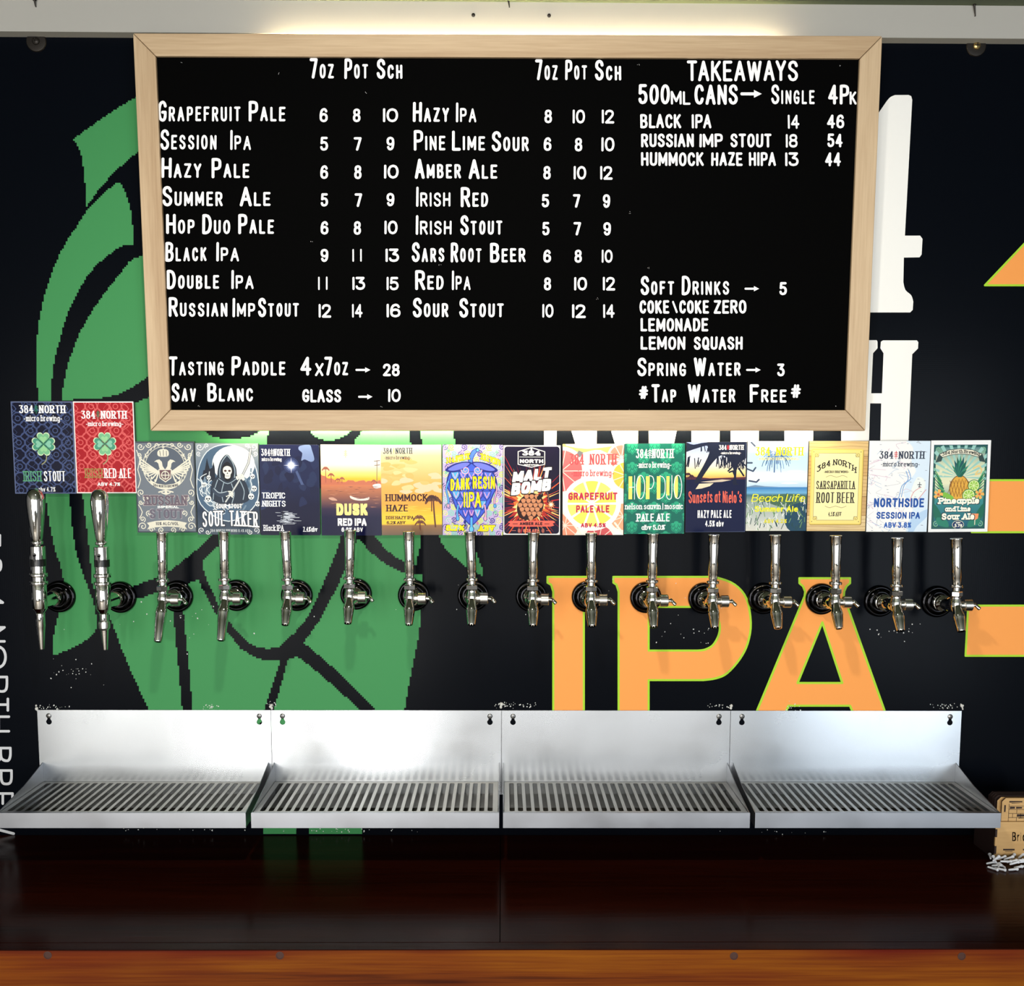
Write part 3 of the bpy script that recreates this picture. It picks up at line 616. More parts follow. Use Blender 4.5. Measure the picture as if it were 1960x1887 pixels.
for q in (('Soft', 1226, 1290.6, 527.9, 564.8), ('Drinks', 1304.6, 1396, 528, 565), ('Spring', 1219.6, 1313.5, 684.7, 720.5), ('Water', 1328, 1418, 684, 720), ('Tap', 1247, 1295, 735.5, 770.7), ('Water', 1316.6, 1408, 735, 770.8), ('Free', 1435, 1506, 735.5, 770.8)): L.word(*q)
L.arrow(1425, 1453, 552.6); L.arrow(1428, 1456, 708)
for x, y in ((346, 120), (535, 141), (597, 461), (380, 777), (730, 778), (1206, 407), (1240, 513), (1608, 127), (1222, 125), (842, 508), (1143, 571), (1204, 785), (1599, 777), (700, 178)):  # stray chalk specks over the whole board, joined to this lettering mesh
    p = on_board(x, y)
    for k in range(3):
        dx, dz = rr.uniform(-.002, .002), rr.uniform(-.0015, .0015); L.face([(p[0]+dx+.0004*math.cos(a), .0055, p[1]+dz+.0003*math.sin(a)) for a in (0, 1.3, 2.6, 3.9, 5.1)])
o = L.build('lettering', M_chalk, board, fix=False); tag(o, 'white hand lettering of the right hand list, with chalk specks across the board')

# ------------------------------------------------------------------ printed tap badges
def clip(P, x0=0, y0=0, x1=100, y1=150):
    for ax, lim, sg in ((0, x0, 1), (0, x1, -1), (1, y0, 1), (1, y1, -1)):
        out = []
        for i in range(len(P)):
            a, b = P[i-1], P[i]; da, db = sg*(a[ax]-lim), sg*(b[ax]-lim)
            if (da >= 0) != (db >= 0):
                t = da/(da-db); out.append((a[0]+(b[0]-a[0])*t, a[1]+(b[1]-a[1])*t))
            if db >= 0: out.append(b)
        P = out
        if len(P) < 3: return []
    return P
def mixc(a, b, t): return tuple(a[i]+(b[i]-a[i])*t for i in range(3))
class Art:
    """flat print in card units: x 0..100 to the right, y 0..150 downwards"""
    def __init__(s, bg): s.P = []; s.n = 0; s.lv = Levels(6); s.box = (0, 0, 100, 150); s.rect(0, 0, 100, 150, bg)
    def many(s, polys, col):
        s.n += 1
        for p in polys:
            p = clip(p, *s.box)
            if len(p) > 2: s.P.append((p, col, s.lv.get(p, s.n)))
    def poly(s, p, col): s.many([p], col)
    def rect(s, x0, y0, x1, y1, col): s.poly([(x0, y0), (x1, y0), (x1, y1), (x0, y1)], col)
    def grad(s, stops, x0=0, x1=100):
        s.n += 1; L = s.lv.get([(x0, stops[0][0]), (x1, stops[-1][0])], s.n)
        for (ya, ca), (yb, cb) in zip(stops, stops[1:]): s.P.append(([(x0, ya), (x1, ya), (x1, yb), (x0, yb)], [ca, ca, cb, cb], L))
    def ell(s, cx, cy, rx, ry, col, n=28): s.poly(circle(cx, cy, rx, n, ry), col)
    def line(s, pts, wd, col, closed=False, sm=0, n=6):
        if sm: pts = smooth(pts, closed, sm)
        s.many(stroke(pts, wd, wd, closed, n), col)
    def lines(s, LL, wd, col, closed=False, sm=0):
        out = []
        for pts in LL: out += stroke(smooth(pts, closed, sm) if sm else pts, wd, wd, closed, 6)
        s.many(out, col)
    def text(s, t, x0, x1, yt, yb, col, nx=1.0, ny=None, serif=0.0, outline=None, ow=1.0, **kw):
        if outline: s.many(text_polys(t, x0-ow, x1+ow, yb+ow, yt-ow, nx+ow, (ny or nx)+ow, serif, **kw), outline)
        s.many(text_polys(t, x0, x1, yb, yt, nx, ny, serif, **kw), col)
    def tree(s, x, yt, yb, col, wd=.55):
        h = yb-yt
        s.lines([[(x, yt), (x, yb)]]+[[(x-h*.2, yt+h*k+h*.16), (x, yt+h*k), (x+h*.2, yt+h*k+h*.16)] for k in (.1, .34, .58)], wd, col)
    def logo(s, x0, x1, yt, yb, col, tree=None, sub=None, subcol=None, st='-micro brewing-', bold=.03, ser=.012):
        W = x1-x0
        s.text('384', x0, x0+W*.31, yt, yb, col, W*bold, (yb-yt)*.055, W*ser)
        s.text('NORTH', x0+W*.43, x1, yt, yb, col, W*bold, (yb-yt)*.055, W*ser)
        if tree: s.tree(x0+W*.37, yt, yb, tree, W*.008)
        if sub: s.text(st, sub[2], sub[3], sub[0], sub[1], subcol or col, (sub[3]-sub[2])*.012, (sub[1]-sub[0])*.06, .4)
    def build(s, parent, w, h, y0):
        m = MB()
        for p, c, L in s.P:
            m.face([((x/100-.5)*w, y0-L*7e-6, (1-y/150)*h) for x, y in p], c)
        o = m.build('printed_face', M_print, parent); return o
def heart(cx, cy, k, ang):
    out = []
    for i in range(24):
        t = 2*math.pi*i/24; x = 16*math.sin(t)**3; y = 13*math.cos(t)-5*math.cos(2*t)-2*math.cos(3*t)-math.cos(4*t)+17
        x, y = x*k, y*k; a = math.radians(ang); out.append((cx+x*math.cos(a)+y*math.sin(a), cy+x*math.sin(a)-y*math.cos(a)))
    return out
def spiral(cx, cy, r, turns=1.4, a0=0, d=1, n=14):
    return [(cx+r*(1-.85*k/n)*math.cos(a0+d*turns*2*math.pi*k/n), cy+r*(1-.85*k/n)*math.sin(a0+d*turns*2*math.pi*k/n)) for k in range(n+1)]
def star(cx, cy, r0, r1, n, ph=0, rnd=None):
    out = []
    for k in range(2*n):
        r = (r1 if k % 2 == 0 else r0)*(rnd.uniform(.7, 1.15) if rnd else 1); a = ph+math.pi*k/n; out.append((cx+r*math.cos(a), cy+r*math.sin(a)))
    return out
def palm(x, yt, yb, s_, lean=0):
    T = [[(x+lean, yb), (x+lean*.4, (yb+yt)/2), (x, yt)]]
    for k in range(9):
        a = math.pi*(k/8)*1.15-.25; T.append([(x, yt), (x+s_*.6*math.cos(a), yt-s_*.45*math.sin(a)-s_*.1), (x+s_*math.cos(a), yt-s_*.3*math.sin(a)+s_*.35)])
    return T

def art_celtic(bg, pat, border, ly, sub, ab, name2, name2x, irish):
    A = Art(bg); K = []
    for j in range(8):
        for i in range(5):
            cx, cy = 10+i*20, 8+j*19.5
            K.append(circle(cx, cy, 9.5, 18)); K.append(circle(cx+10, cy+9.7, 6, 14))
            if (i+j) % 2: K.append(circle(cx, cy, 4, 12))
    A.lines(K, .75, pat, True)
    A.lines([[(x, 0), (x+14, 12), (x, 25), (x+14, 38), (x, 50), (x+14, 62), (x, 75), (x+14, 88), (x, 100), (x+14, 112), (x, 125), (x+14, 138), (x, 150)] for x in (-6, 22, 50, 78)], .7, pat, False, 3)
    A.lines([[(x+14, 0), (x, 12), (x+14, 25), (x, 38), (x+14, 50), (x, 62), (x+14, 75), (x, 88), (x+14, 100), (x, 112), (x+14, 125), (x, 138), (x+14, 150)] for x in (-6, 22, 50, 78)], .45, mixc(pat, bg, .35), False, 3)
    A.lines([[(.5, .5), (99.5, .5), (99.5, 149.5), (.5, 149.5)]], 1.3, border, True)
    A.logo(13, 88, ly[0], ly[1], (246, 246, 246), (40, 120, 90), (sub[0], sub[1], 20, 82))
    cx, cy = 50, 69
    A.line([(50, 72), (54, 88), (52, 97), (46, 102)], .9, (150, 150, 110), False, 4)
    for a in (0, 90, 180, 270): A.poly(heart(cx, cy, .66, a), (206, 226, 186))
    for a in (0, 90, 180, 270): A.poly(heart(cx, cy, .6, a), (74, 150, 122) if a % 180 else (120, 186, 138))
    for a in (0, 90, 180, 270): A.poly([(cx+(x-cx)*.72+6*math.sin(math.radians(a))*.35, cy+(y-cy)*.72-6*math.cos(math.radians(a))*.35) for x, y in heart(cx, cy, .5, a)], (136, 196, 168) if a % 180 else (150, 206, 150))
    A.lines([[(cx-12, cy-12), (cx+12, cy+12)], [(cx+12, cy-12), (cx-12, cy+12)]], .5, (36, 84, 66))
    A.text('IRISH', 15, 44, *name2[:2], irish, 1.5, .9, .9); A.text(name2[2], *name2x, name2[0], name2[1], (246, 246, 246), 1.5, .7, .8)
    A.text(ab[0], *ab[1:], (240, 240, 240), .9, .7)
    return A
def art_dark_clover(): return art_celtic((15, 18, 40), (66, 80, 122), (92, 104, 140), (6, 19), (22, 32), ('abv 4.7%', 38, 66, 139, 147), (113, 130, 'STOUT'), (48, 83), (90, 160, 120))
def art_red_clover(): return art_celtic((166, 20, 32), (216, 92, 92), (246, 240, 238), (15, 28), (32, 40), ('ABV 4.7%', 35, 73, 132, 138), (109, 125, 'RED ALE'), (47, 92), (150, 130, 70))

def art_eagle():
    A = Art((112, 120, 130)); CR = (226, 222, 204); DK = (58, 64, 76)
    A.lines([[(1, 1), (99, 1), (99, 149), (1, 149)]], .9, DK, True)
    S = []
    for sx in (1, -1):
        X = lambda x: x if sx == 1 else 100-x
        for cx, cy, r, a, d in ((10, 8, 6, 0, 1), (24, 5, 5, 3, -1), (38, 6, 5, .5, 1), (7, 22, 4, 1.5, -1), (8, 84, 6, 2, 1), (16, 94, 5, 4, -1), (7, 100, 4, 0, 1), (9, 128, 5, 1, -1), (9, 140, 7, 3, 1), (24, 145, 5, 0, -1), (40, 146, 5, 2, 1), (20, 118, 5, 2, 1)):
            S.append([(X(x), y) for x, y in spiral(cx, cy, r, 1.3, a, d)])
        S.append([(X(x), y) for x, y in ((3, 14), (8, 30), (4, 46), (8, 62), (3, 76))]); S.append([(X(x), y) for x, y in ((3, 104), (9, 116), (4, 126))])
    A.lines(S, .75, CR, False, 2)
    A.ell(50, 41, 38, 38, CR, 40); A.ell(50, 41, 36.8, 36.8, (96, 104, 116), 40); A.ell(50, 41, 33.5, 33.5, CR, 40); A.ell(50, 41, 32.6, 32.6, (88, 97, 110), 40)
    LV = []
    for k in range(26):
        a = math.radians(150+k*9.2) if k < 13 else math.radians(30-(k-13)*9.2); a = math.radians(120+k*12)
        if 0 <= k < 26: LV.append([(50+35*math.cos(a), 41+35*math.sin(a)), (50+36.6*math.cos(a+.1), 41+36.6*math.sin(a+.1))])
    A.lines(LV, .6, CR)
    A.poly(smooth([(40, 24), (38, 17), (42, 13), (48, 12), (54, 13), (57, 17), (55, 24)], True, 3), CR); A.line([(48, 12), (48, 7)], .7, CR); A.line([(46, 9), (50, 9)], .6, CR)
    A.lines([[(43, 23), (42, 15)], [(48, 23), (48, 14)], [(53, 23), (53, 15)]], .5, DK)
    W = []
    for sx in (1, -1):
        for k in range(9):
            a = math.radians(200-k*13); x1, y1 = 36+26*math.cos(a), 42+26*math.sin(a)*-1*-.9
            W.append([(40 if sx == 1 else 60, 50-k*.4), ((x1 if sx == 1 else 100-x1), 30+k*4.4), ((x1-1 if sx == 1 else 101-x1), 26+k*4.6)])
    A.lines(W, 1.15, CR, False, 3)
    for sx in (1, -1):
        X = lambda x: x if sx == 1 else 100-x
        A.poly([(X(x), y) for x, y in ((50, 46), (46, 40), (45, 33), (41, 29), (36, 30), (32, 33), (36, 33), (39, 36), (40, 42), (43, 50))], CR)
        A.lines([[(X(17), 20), (X(20), 26)], [(X(22), 22), (X(18), 24)]], .6, CR)
    A.poly([(39, 45), (61, 45), (60, 60), (50, 67), (40, 60)], CR); A.poly([(40.4, 46.5), (59.6, 46.5), (58.6, 59), (50, 65), (41.4, 59)], (110, 80, 86))
    A.ell(50, 55, 7, 7, CR); A.ell(50, 55, 5.6, 5.6, (110, 90, 96)); A.lines([[(50, 48), (50, 62)], [(43, 55), (57, 55)]], .7, CR)
    A.poly([(24, 63), (36, 69), (50, 71), (64, 69), (76, 63), (75, 70), (64, 76), (50, 78), (36, 76), (25, 70)], CR)
    A.text('384 NORTH BREWING', 29, 71, 70, 74.5, (70, 70, 80), .45, .4, warp=lambda x, y: (x, y-((x-50)/23)**2*3.2+1.2))
    A.lines([[(50, 80), (48, 86), (43, 84)], [(50, 80), (52, 86), (57, 84)], [(50, 80), (38, 83)], [(50, 80), (62, 83)], [(50, 80), (50, 87)]], 1.1, CR)
    A.text('RUSSIAN', 14, 85, 88, 105, (104, 92, 104), 2.3, 1.5, 1.2, outline=(196, 180, 178), ow=.6)
    A.text('IMPERIAL', 35, 71, 105.6, 109.6, (240, 240, 236), .95, .8)
    A.text('STOUT', 21, 79, 111, 127, (104, 98, 112), 2.3, 1.5, 1.2, outline=(190, 184, 188), ow=.6)
    A.poly([(16, 134), (30, 131), (50, 129.5), (70, 131), (84, 134), (80, 139), (84, 145), (70, 141.5), (50, 140), (30, 141.5), (16, 145), (20, 139)], CR)
    A.text('10% ALC/VOL', 31, 70, 132.5, 138, (96, 96, 100), .6, .5)
    return A

def art_reaper():
    A = Art((42, 60, 82)); LT = (214, 222, 226); MID = (112, 134, 152); DK = (22, 30, 44)
    A.grad([(0, (150, 160, 168)), (60, (84, 106, 128)), (110, (38, 54, 76)), (150, (70, 84, 98))])
    A.poly(smooth([(50, 2), (82, 14), (98, 52), (94, 100), (50, 128), (6, 100), (2, 52), (18, 14)], True, 5), (70, 96, 122))
    A.ell(60, 34, 34, 30, (222, 228, 230)); A.ell(56, 40, 26, 24, (240, 242, 242))
    A.poly([(8, 60), (12, 44), (14, 44), (16, 34), (18, 24), (20, 34), (22, 42), (26, 40), (28, 30), (30, 40), (31, 62)], DK)
    rn = random.Random(3); W = []
    for k in range(46):
        a = rn.uniform(0, 6.28); r = rn.uniform(40, 60); r = rn.uniform(30, 52); a = rn.uniform(-.2, 3.3); d = rn.choice((-1, 1))*.16; W.append([(50+(r+rn.uniform(-2, 3)*j)*.86*math.cos(a+d*j), 66+(r+(3, -2, 4, 0)[j])*math.sin(a+d*j)) for j in range(4)])
    A.lines(W[23:], 1.3, MID, False, 4); A.lines(W[:23], .7, LT, False, 4)
    A.line([(50, 2), (82, 14), (98, 52), (94, 100), (50, 128), (6, 100), (2, 52), (18, 14)], .8, LT, True, 5)
    C = []
    for sx in (0, 1):
        for cx, cy, r, a in ((7, 6, 6, 0), (18, 4, 4, 2), (5, 17, 4, 1), (6, 143, 5, 2), (16, 146, 4, 0)):
            C.append([((100-x) if sx else x, y) for x, y in spiral(cx, cy, r, 1.3, a, 1)])
    A.lines(C, .6, (230, 230, 230), False, 2)
    A.poly(smooth([(50, 18), (40, 28), (35, 42), (33, 54), (26, 62), (22, 78), (24, 92), (40, 100), (66, 100), (84, 92), (82, 72), (76, 60), (66, 54), (64, 40), (58, 28)], True, 4), (34, 46, 62))
    A.lines([[(50, 19), (42, 30), (38, 44), (38, 56)], [(50, 19), (58, 30), (62, 44), (61, 56)], [(34, 60), (28, 78), (26, 92)], [(44, 64), (40, 80), (42, 96)], [(56, 66), (60, 82), (56, 98)], [(70, 62), (76, 78), (74, 92)], [(36, 58), (50, 66), (64, 58)]], .7, (150, 168, 180), False, 4)
    A.poly(smooth([(50, 30), (42, 38), (41, 50), (46, 60), (50, 62), (55, 60), (60, 50), (58, 38)], True, 4), (14, 18, 26))
    A.poly(smooth([(50, 37), (44, 40), (43, 47), (46, 51), (46, 56), (50, 58), (54, 56), (55, 51), (57, 47), (56, 40)], True, 4), (236, 232, 220))
    A.ell(46.8, 45, 2.2, 1.7, (60, 24, 20), 12); A.ell(53.4, 45, 2.2, 1.7, (60, 24, 20), 12); A.poly([(50, 47), (48.8, 50), (51.2, 50)], DK); A.lines([[(47, 53.5), (53, 53.5)]], .35, DK)
    A.line([(46, 96), (58, 78), (74, 52), (84, 32), (88, 10)], 1.9, (40, 48, 58)); A.line([(46, 96), (58, 78), (74, 52), (84, 32), (88, 10)], 1.2, (196, 200, 200))
    for x, y in ((72, 54), (54, 82)):
        A.lines([[(x-6, y-2), (x, y-3), (x+4, y)], [(x-6, y+.5), (x, y), (x+4, y+3)], [(x-5, y+3), (x, y+3), (x+3, y+6)], [(x-8, y+1), (x-6, y+5)]], 1.2, (228, 226, 216), False, 3)
    A.lines([[(28, 76), (36, 84), (48, 82)]], 4, (50, 64, 82), False, 4); A.lines([[(28, 74), (36, 81), (48, 79)]], .7, (170, 184, 194), False, 4)
    for x, y, r in ((20, 56, 3.4), (12, 68, 3.6), (18, 91, 5.2), (90, 54, 3.8), (92, 74, 4.4), (87, 87, 4.8), (97, 99, 4)):
        A.ell(x, y, r, r*1.1, (222, 226, 226), 14); A.many([circle(x-r*.38, y, r*.28, 8), circle(x+r*.38, y, r*.28, 8), circle(x, y+r*.6, r*.22, 6)], DK)
    A.text('SOUR STOUT', 30, 72, 99, 107, (240, 240, 238), 1.15, 1.0, outline=DK, ow=.9)
    A.text('SOUL', 8, 44, 110, 136, (248, 248, 246), 1.9, 1.4, 1.2, outline=DK, ow=1.2, warp=lambda x, y: (x, y-((x-50)/50)**2*-3))
    A.text('TAKER', 51, 97, 110, 136, (248, 248, 246), 1.9, 1.4, 1.2, outline=DK, ow=1.2, warp=lambda x, y: (x, y-((x-50)/50)**2*-3))
    A.text('384 NORTH BREWING 8.4% ABV', 20, 84, 141, 146, (190, 196, 200), .5, .45)
    return A

def art_moon():
    A = Art((14, 18, 52)); A.grad([(0, (22, 28, 66)), (60, (20, 30, 70)), (100, (10, 14, 50)), (150, (8, 12, 46))])
    rn = random.Random(8)
    for k in range(26):
        x, y = rn.uniform(0, 100), rn.uniform(25, 100); A.poly(smooth([(x+rn.uniform(3, 10)*math.cos(a), y+rn.uniform(3, 14)*math.sin(a)) for a in (0, 1.2, 2.4, 3.7, 5)], True, 3), rn.choice([(26, 36, 76), (30, 42, 80), (16, 22, 58)]))
    A.poly(smooth([(68, 2), (84, 0), (88, 8), (92, 24), (86, 28), (76, 24), (70, 26), (72, 14), (66, 8)], True, 3), (120, 140, 186))
    A.poly([(56, 36), (60, 36), (74, 66), (69, 66)], (70, 86, 130))
    for r, c in ((13, (40, 52, 96)), (10, (70, 84, 130)), (7.5, (130, 144, 184)), (5.4, (248, 250, 255))): A.ell(53, 34, r, r, c)
    A.many([star(53, 34, 1.4, 13, 4)], (224, 232, 248)); A.ell(53, 34, 4.6, 4.6, (255, 255, 255))
    rf = []
    for k in range(46):
        y = rn.uniform(110, 131); s_ = 6+rn.uniform(0, 14)*(.5 if y < 118 else 1); x = 47+rn.gauss(0, 6); rf.append([(x-s_*.5, y), (x+s_*.5, y+rn.uniform(-.3, .5)), (x+s_*.4, y+.7), (x-s_*.4, y+.7)])
    A.many(rf, (206, 212, 224)); A.rect(36.5, 110, 38, 124, (8, 10, 34))
    A.logo(3, 51, 7, 18.5, (248, 248, 250), (248, 248, 250), (21, 27, 4, 37), st='micro brewing')
    A.text('TROPIC', 2.5, 42, 79, 89, (240, 242, 246), 1.3, .7, 1.1); A.text('NIGHTS', 3, 42.5, 92.5, 102.5, (240, 242, 246), 1.3, .7, 1.1)
    A.text('Black IPA', 4.5, 38.5, 133, 143, (246, 246, 250), 1.1, .6, .9); A.text('7.4%abv', 71, 95, 136, 144, (246, 246, 250), .9, .6, .6)
    return A

def art_dusk():
    A = Art((240, 236, 228)); A.grad([(0, (246, 242, 234)), (34, (250, 238, 214)), (46, (252, 222, 130)), (56, (250, 190, 50)), (63, (240, 160, 70)), (65, (206, 122, 84)), (80, (168, 104, 78)), (94, (112, 74, 74)), (106, (48, 36, 66)), (120, (16, 16, 56)), (150, (12, 14, 54))])
    A.logo(13, 90, 9, 21, (226, 224, 220), (240, 230, 140), (25, 33, 20, 80), (222, 220, 218))
    rn = random.Random(4)
    A.poly([(0, 66)]+[(x, 62-rn.uniform(0, 4)-max(0, 12-x*.5)) for x in range(0, 101, 3)]+[(100, 66)], (196, 112, 84))
    A.lines(palm(8, 40, 62, 6)+palm(17, 50, 62, 5)+palm(35, 56, 63, 4)+palm(28, 58, 63, 4)+palm(88, 60, 64, 4), .7, (168, 92, 74))
    A.lines([[(93.5, 26), (93, 64)], [(89, 27), (98, 26)], [(89.5, 34), (98, 33)]], .6, (120, 90, 84))
    A.poly(smooth([(48, 84), (56, 87), (70, 89), (80, 86), (78, 91), (62, 92), (50, 89)], True, 3), (238, 220, 212)); A.poly(smooth([(12, 88), (20, 87), (27, 92), (18, 92)], True, 3), (206, 160, 140)); A.poly(smooth([(86, 66), (98, 64), (100, 70), (90, 72)], True, 3), (240, 226, 220))
    wv = [[(x, y), (x+rn.uniform(6, 16), y+.3), (x+4, y+.9)] for x, y in ((rn.uniform(0, 90), rn.uniform(68, 104)) for _ in range(60))]
    A.many(wv[:30], (190, 126, 96)); A.many(wv[30:], (112, 70, 66))
    A.text('DUSK', 25, 77, 97, 116.5, (252, 224, 140), 2.5, 2.2, n=4); A.text('RED IPA', 27, 75, 121.5, 134, (250, 248, 246), 1.9, 1.5, n=4); A.text('6.8% ABV', 33, 69, 136.5, 144, (240, 240, 244), 1.1, .9)
    return A

def art_haze():
    A = Art((240, 190, 120)); A.grad([(0, (232, 224, 206)), (14, (226, 206, 172)), (18, (228, 200, 156)), (40, (244, 196, 132)), (70, (246, 172, 86)), (98, (248, 164, 70)), (106, (250, 176, 60)), (118, (250, 196, 60)), (131, (250, 202, 58)), (134, (146, 108, 74)), (150, (112, 92, 78))])
    rn = random.Random(2)
    for _ in range(30):
        x, y = rn.uniform(0, 100), rn.uniform(22, 78); A.poly(smooth([(x+rn.uniform(4, 14)*math.cos(a), y+rn.uniform(2, 6)*math.sin(a)) for a in (0, 1.2, 2.4, 3.7, 5)], True, 3), rn.choice([(244, 188, 116), (248, 204, 146), (240, 180, 106), (234, 202, 164)]))
    A.many([[(x, y), (x+20, y+.3), (x+12, y+1)] for x, y in ((rn.uniform(0, 80), rn.uniform(100, 130)) for _ in range(24))], (250, 214, 90))
    A.lines(palm(86, 92, 136, 13, 3), 1.5, (96, 62, 50), False, 3); A.lines(palm(83, 88, 110, 8), .9, (70, 44, 44), False, 3); A.lines(palm(62, 122, 140, 10, 1)+palm(64, 130, 142, 9), .7, (110, 66, 54), False, 3)
    A.logo(4, 52, 5, 15, (52, 66, 76), (236, 200, 90), (18, 24, 6, 50))
    BK = (52, 28, 30)
    A.text('HUMMOCK', 7, 77, 81.5, 93.5, BK, 1.3, .8, .6); A.text('HAZE', 8, 44, 99, 110.5, BK, 1.3, .8, .6); A.text('DDH HAZY IPA', 7, 53, 118, 123.5, BK, .75, .5, .3); A.text('6.2% ABV', 8, 39, 126.5, 131.5, BK, .75, .5, .3)
    return A

def art_hop_drip():
    A = Art((188, 172, 214)); rn = random.Random(12); S = []
    for j in range(14):
        for i in range(10): S.append(spiral(4+i*10.5+(j % 2)*5, 4+j*11, 6, 1.6, rn.uniform(0, 6), rn.choice((1, -1)), 10))
    A.lines(S[::3], .95, (92, 84, 150)); A.lines(S[1::3], .95, (206, 226, 110)); A.lines(S[2::3], .95, (140, 206, 190))
    A.lines([[(x+.8, y+.8) for x, y in p] for p in S[::2]], .5, (232, 190, 226))
    for x, y in ((10, 10), (50, 5), (90, 12), (6, 46), (94, 66), (8, 100), (88, 112), (30, 138), (72, 140)): A.poly(star(x, y, 1.6, 6, 7), (130, 200, 160))
    DB = (36, 44, 132); BL = (66, 96, 214); CY_ = (92, 176, 232); PK = (236, 170, 196); VI = (120, 96, 200)
    A.line([(46, 34), (47, 22), (52, 12), (57, 9)], 4, DB, False, 4); A.line([(46, 34), (47, 22), (52, 12), (57, 9)], 3, (86, 130, 224), False, 4); A.ell(58, 9, 3.2, 3.4, DB, 14); A.ell(58, 9, 2.1, 2.3, CY_, 14)
    body = smooth([(48, 30), (30, 30), (12, 44), (6, 66), (14, 84), (22, 106), (36, 124), (48, 134), (60, 124), (74, 106), (84, 84), (91, 66), (84, 44), (66, 30)], True, 5)
    A.poly(body, DB); A.poly([(48+(x-48)*.95, 80+(y-80)*.965) for x, y in body], BL)
    for row, y in enumerate((50, 66, 82, 98, 112)):
        n = (5, 6, 5, 4, 3)[row]; wd = (68, 74, 64, 48, 30)[row]
        for k in range(n):
            x = 48+(k-(n-1)/2)*wd/n; s_ = wd/n*.62
            A.poly([(x-s_, y-6), (x+s_, y-6), (x+s_*.7, y+4), (x, y+11), (x-s_*.7, y+4)], DB); A.poly([(x-s_*.84, y-5), (x+s_*.84, y-5), (x+s_*.56, y+3), (x, y+9), (x-s_*.56, y+3)], rn.choice((VI, CY_, BL, (88, 120, 222))))
            A.line([(x-s_*.5, y-3), (x, y+6), (x+s_*.5, y-3)], .6, PK)
    for sx in (1, -1):
        X = lambda x: 48+sx*(x-48)
        A.poly([(X(x), y) for x, y in smooth([(48, 30), (60, 28), (78, 32), (92, 42), (80, 46), (62, 42)], True, 4)], DB); A.poly([(X(x), y) for x, y in smooth([(51, 31), (62, 30), (76, 34), (87, 41), (78, 43), (62, 39)], True, 4)], (112, 122, 224))
        A.line([(X(x), y) for x, y in spiral(58, 42, 7, 1.5, 0, 1)], 1.1, PK); A.line([(X(x), y) for x, y in spiral(58, 42, 5.4, 1.4, 0, 1)], .8, CY_)
        A.line([(X(x), y) for x, y in ((86, 60), (90, 74), (86, 92), (87, 100))], 1.8, DB, False, 4); A.line([(X(x), y) for x, y in ((86, 60), (90, 74), (86, 92), (87, 100))], 1.0, PK if sx == 1 else CY_, False, 4); A.ell(X(87), 101, 2.6, 3.8, DB, 14); A.ell(X(87), 101, 1.8, 3, PK if sx == -1 else CY_, 14)
        A.line([(X(x), y) for x, y in ((70, 100), (72, 112), (71, 120))], 2, DB, False, 3); A.ell(X(71), 122, 3.2, 4.6, DB, 14); A.line([(X(x), y) for x, y in ((70, 100), (72, 112), (71, 120))], 1.2, PK if sx == 1 else CY_, False, 3); A.ell(X(71), 122, 2.3, 3.7, PK if sx == 1 else CY_, 14)
    A.line([(48, 120), (48, 138)], 3, DB); A.ell(48, 140, 4.4, 5.4, DB, 16); A.line([(48, 122), (48, 138)], 2, CY_); A.ell(48, 140, 3.3, 4.4, (110, 200, 236), 16); A.ell(37, 128, 2.2, 3.4, DB, 12); A.ell(58, 130, 2, 3, (200, 130, 160), 12)
    YE = (250, 232, 20)
    A.text('384 NORTH', 6, 44, 16, 26, YE, 1.5, 1.2, .5, outline=(70, 60, 60), ow=.6, warp=lambda x, y: (x, y+(44-x)*.2-2)); A.text('BREWING', 64, 96, 14, 24, YE, 1.4, 1.2, .5, outline=(70, 60, 60), ow=.6, warp=lambda x, y: (x, y+(x-64)*.34))
    A.text('DANK', 13, 45, 54, 74, YE, 2.7, 2.2, outline=(40, 36, 60), ow=.9, warp=lambda x, y: (x, y+(45-x)*.08)); A.text('RESIN', 50, 87, 52, 73, YE, 2.6, 2.2, outline=(40, 36, 60), ow=.9)
    A.text('IIPA', 35, 64, 78, 104, YE, 2.7, 2.2, outline=(40, 36, 60), ow=.9); A.text('8.7%', 5, 36, 133, 143, YE, 1.9, 1.6, .5, outline=(40, 36, 60), ow=.8); A.text('ABV', 60, 86, 133, 143.5, YE, 1.9, 1.6, .5, outline=(40, 36, 60), ow=.8)
    return A

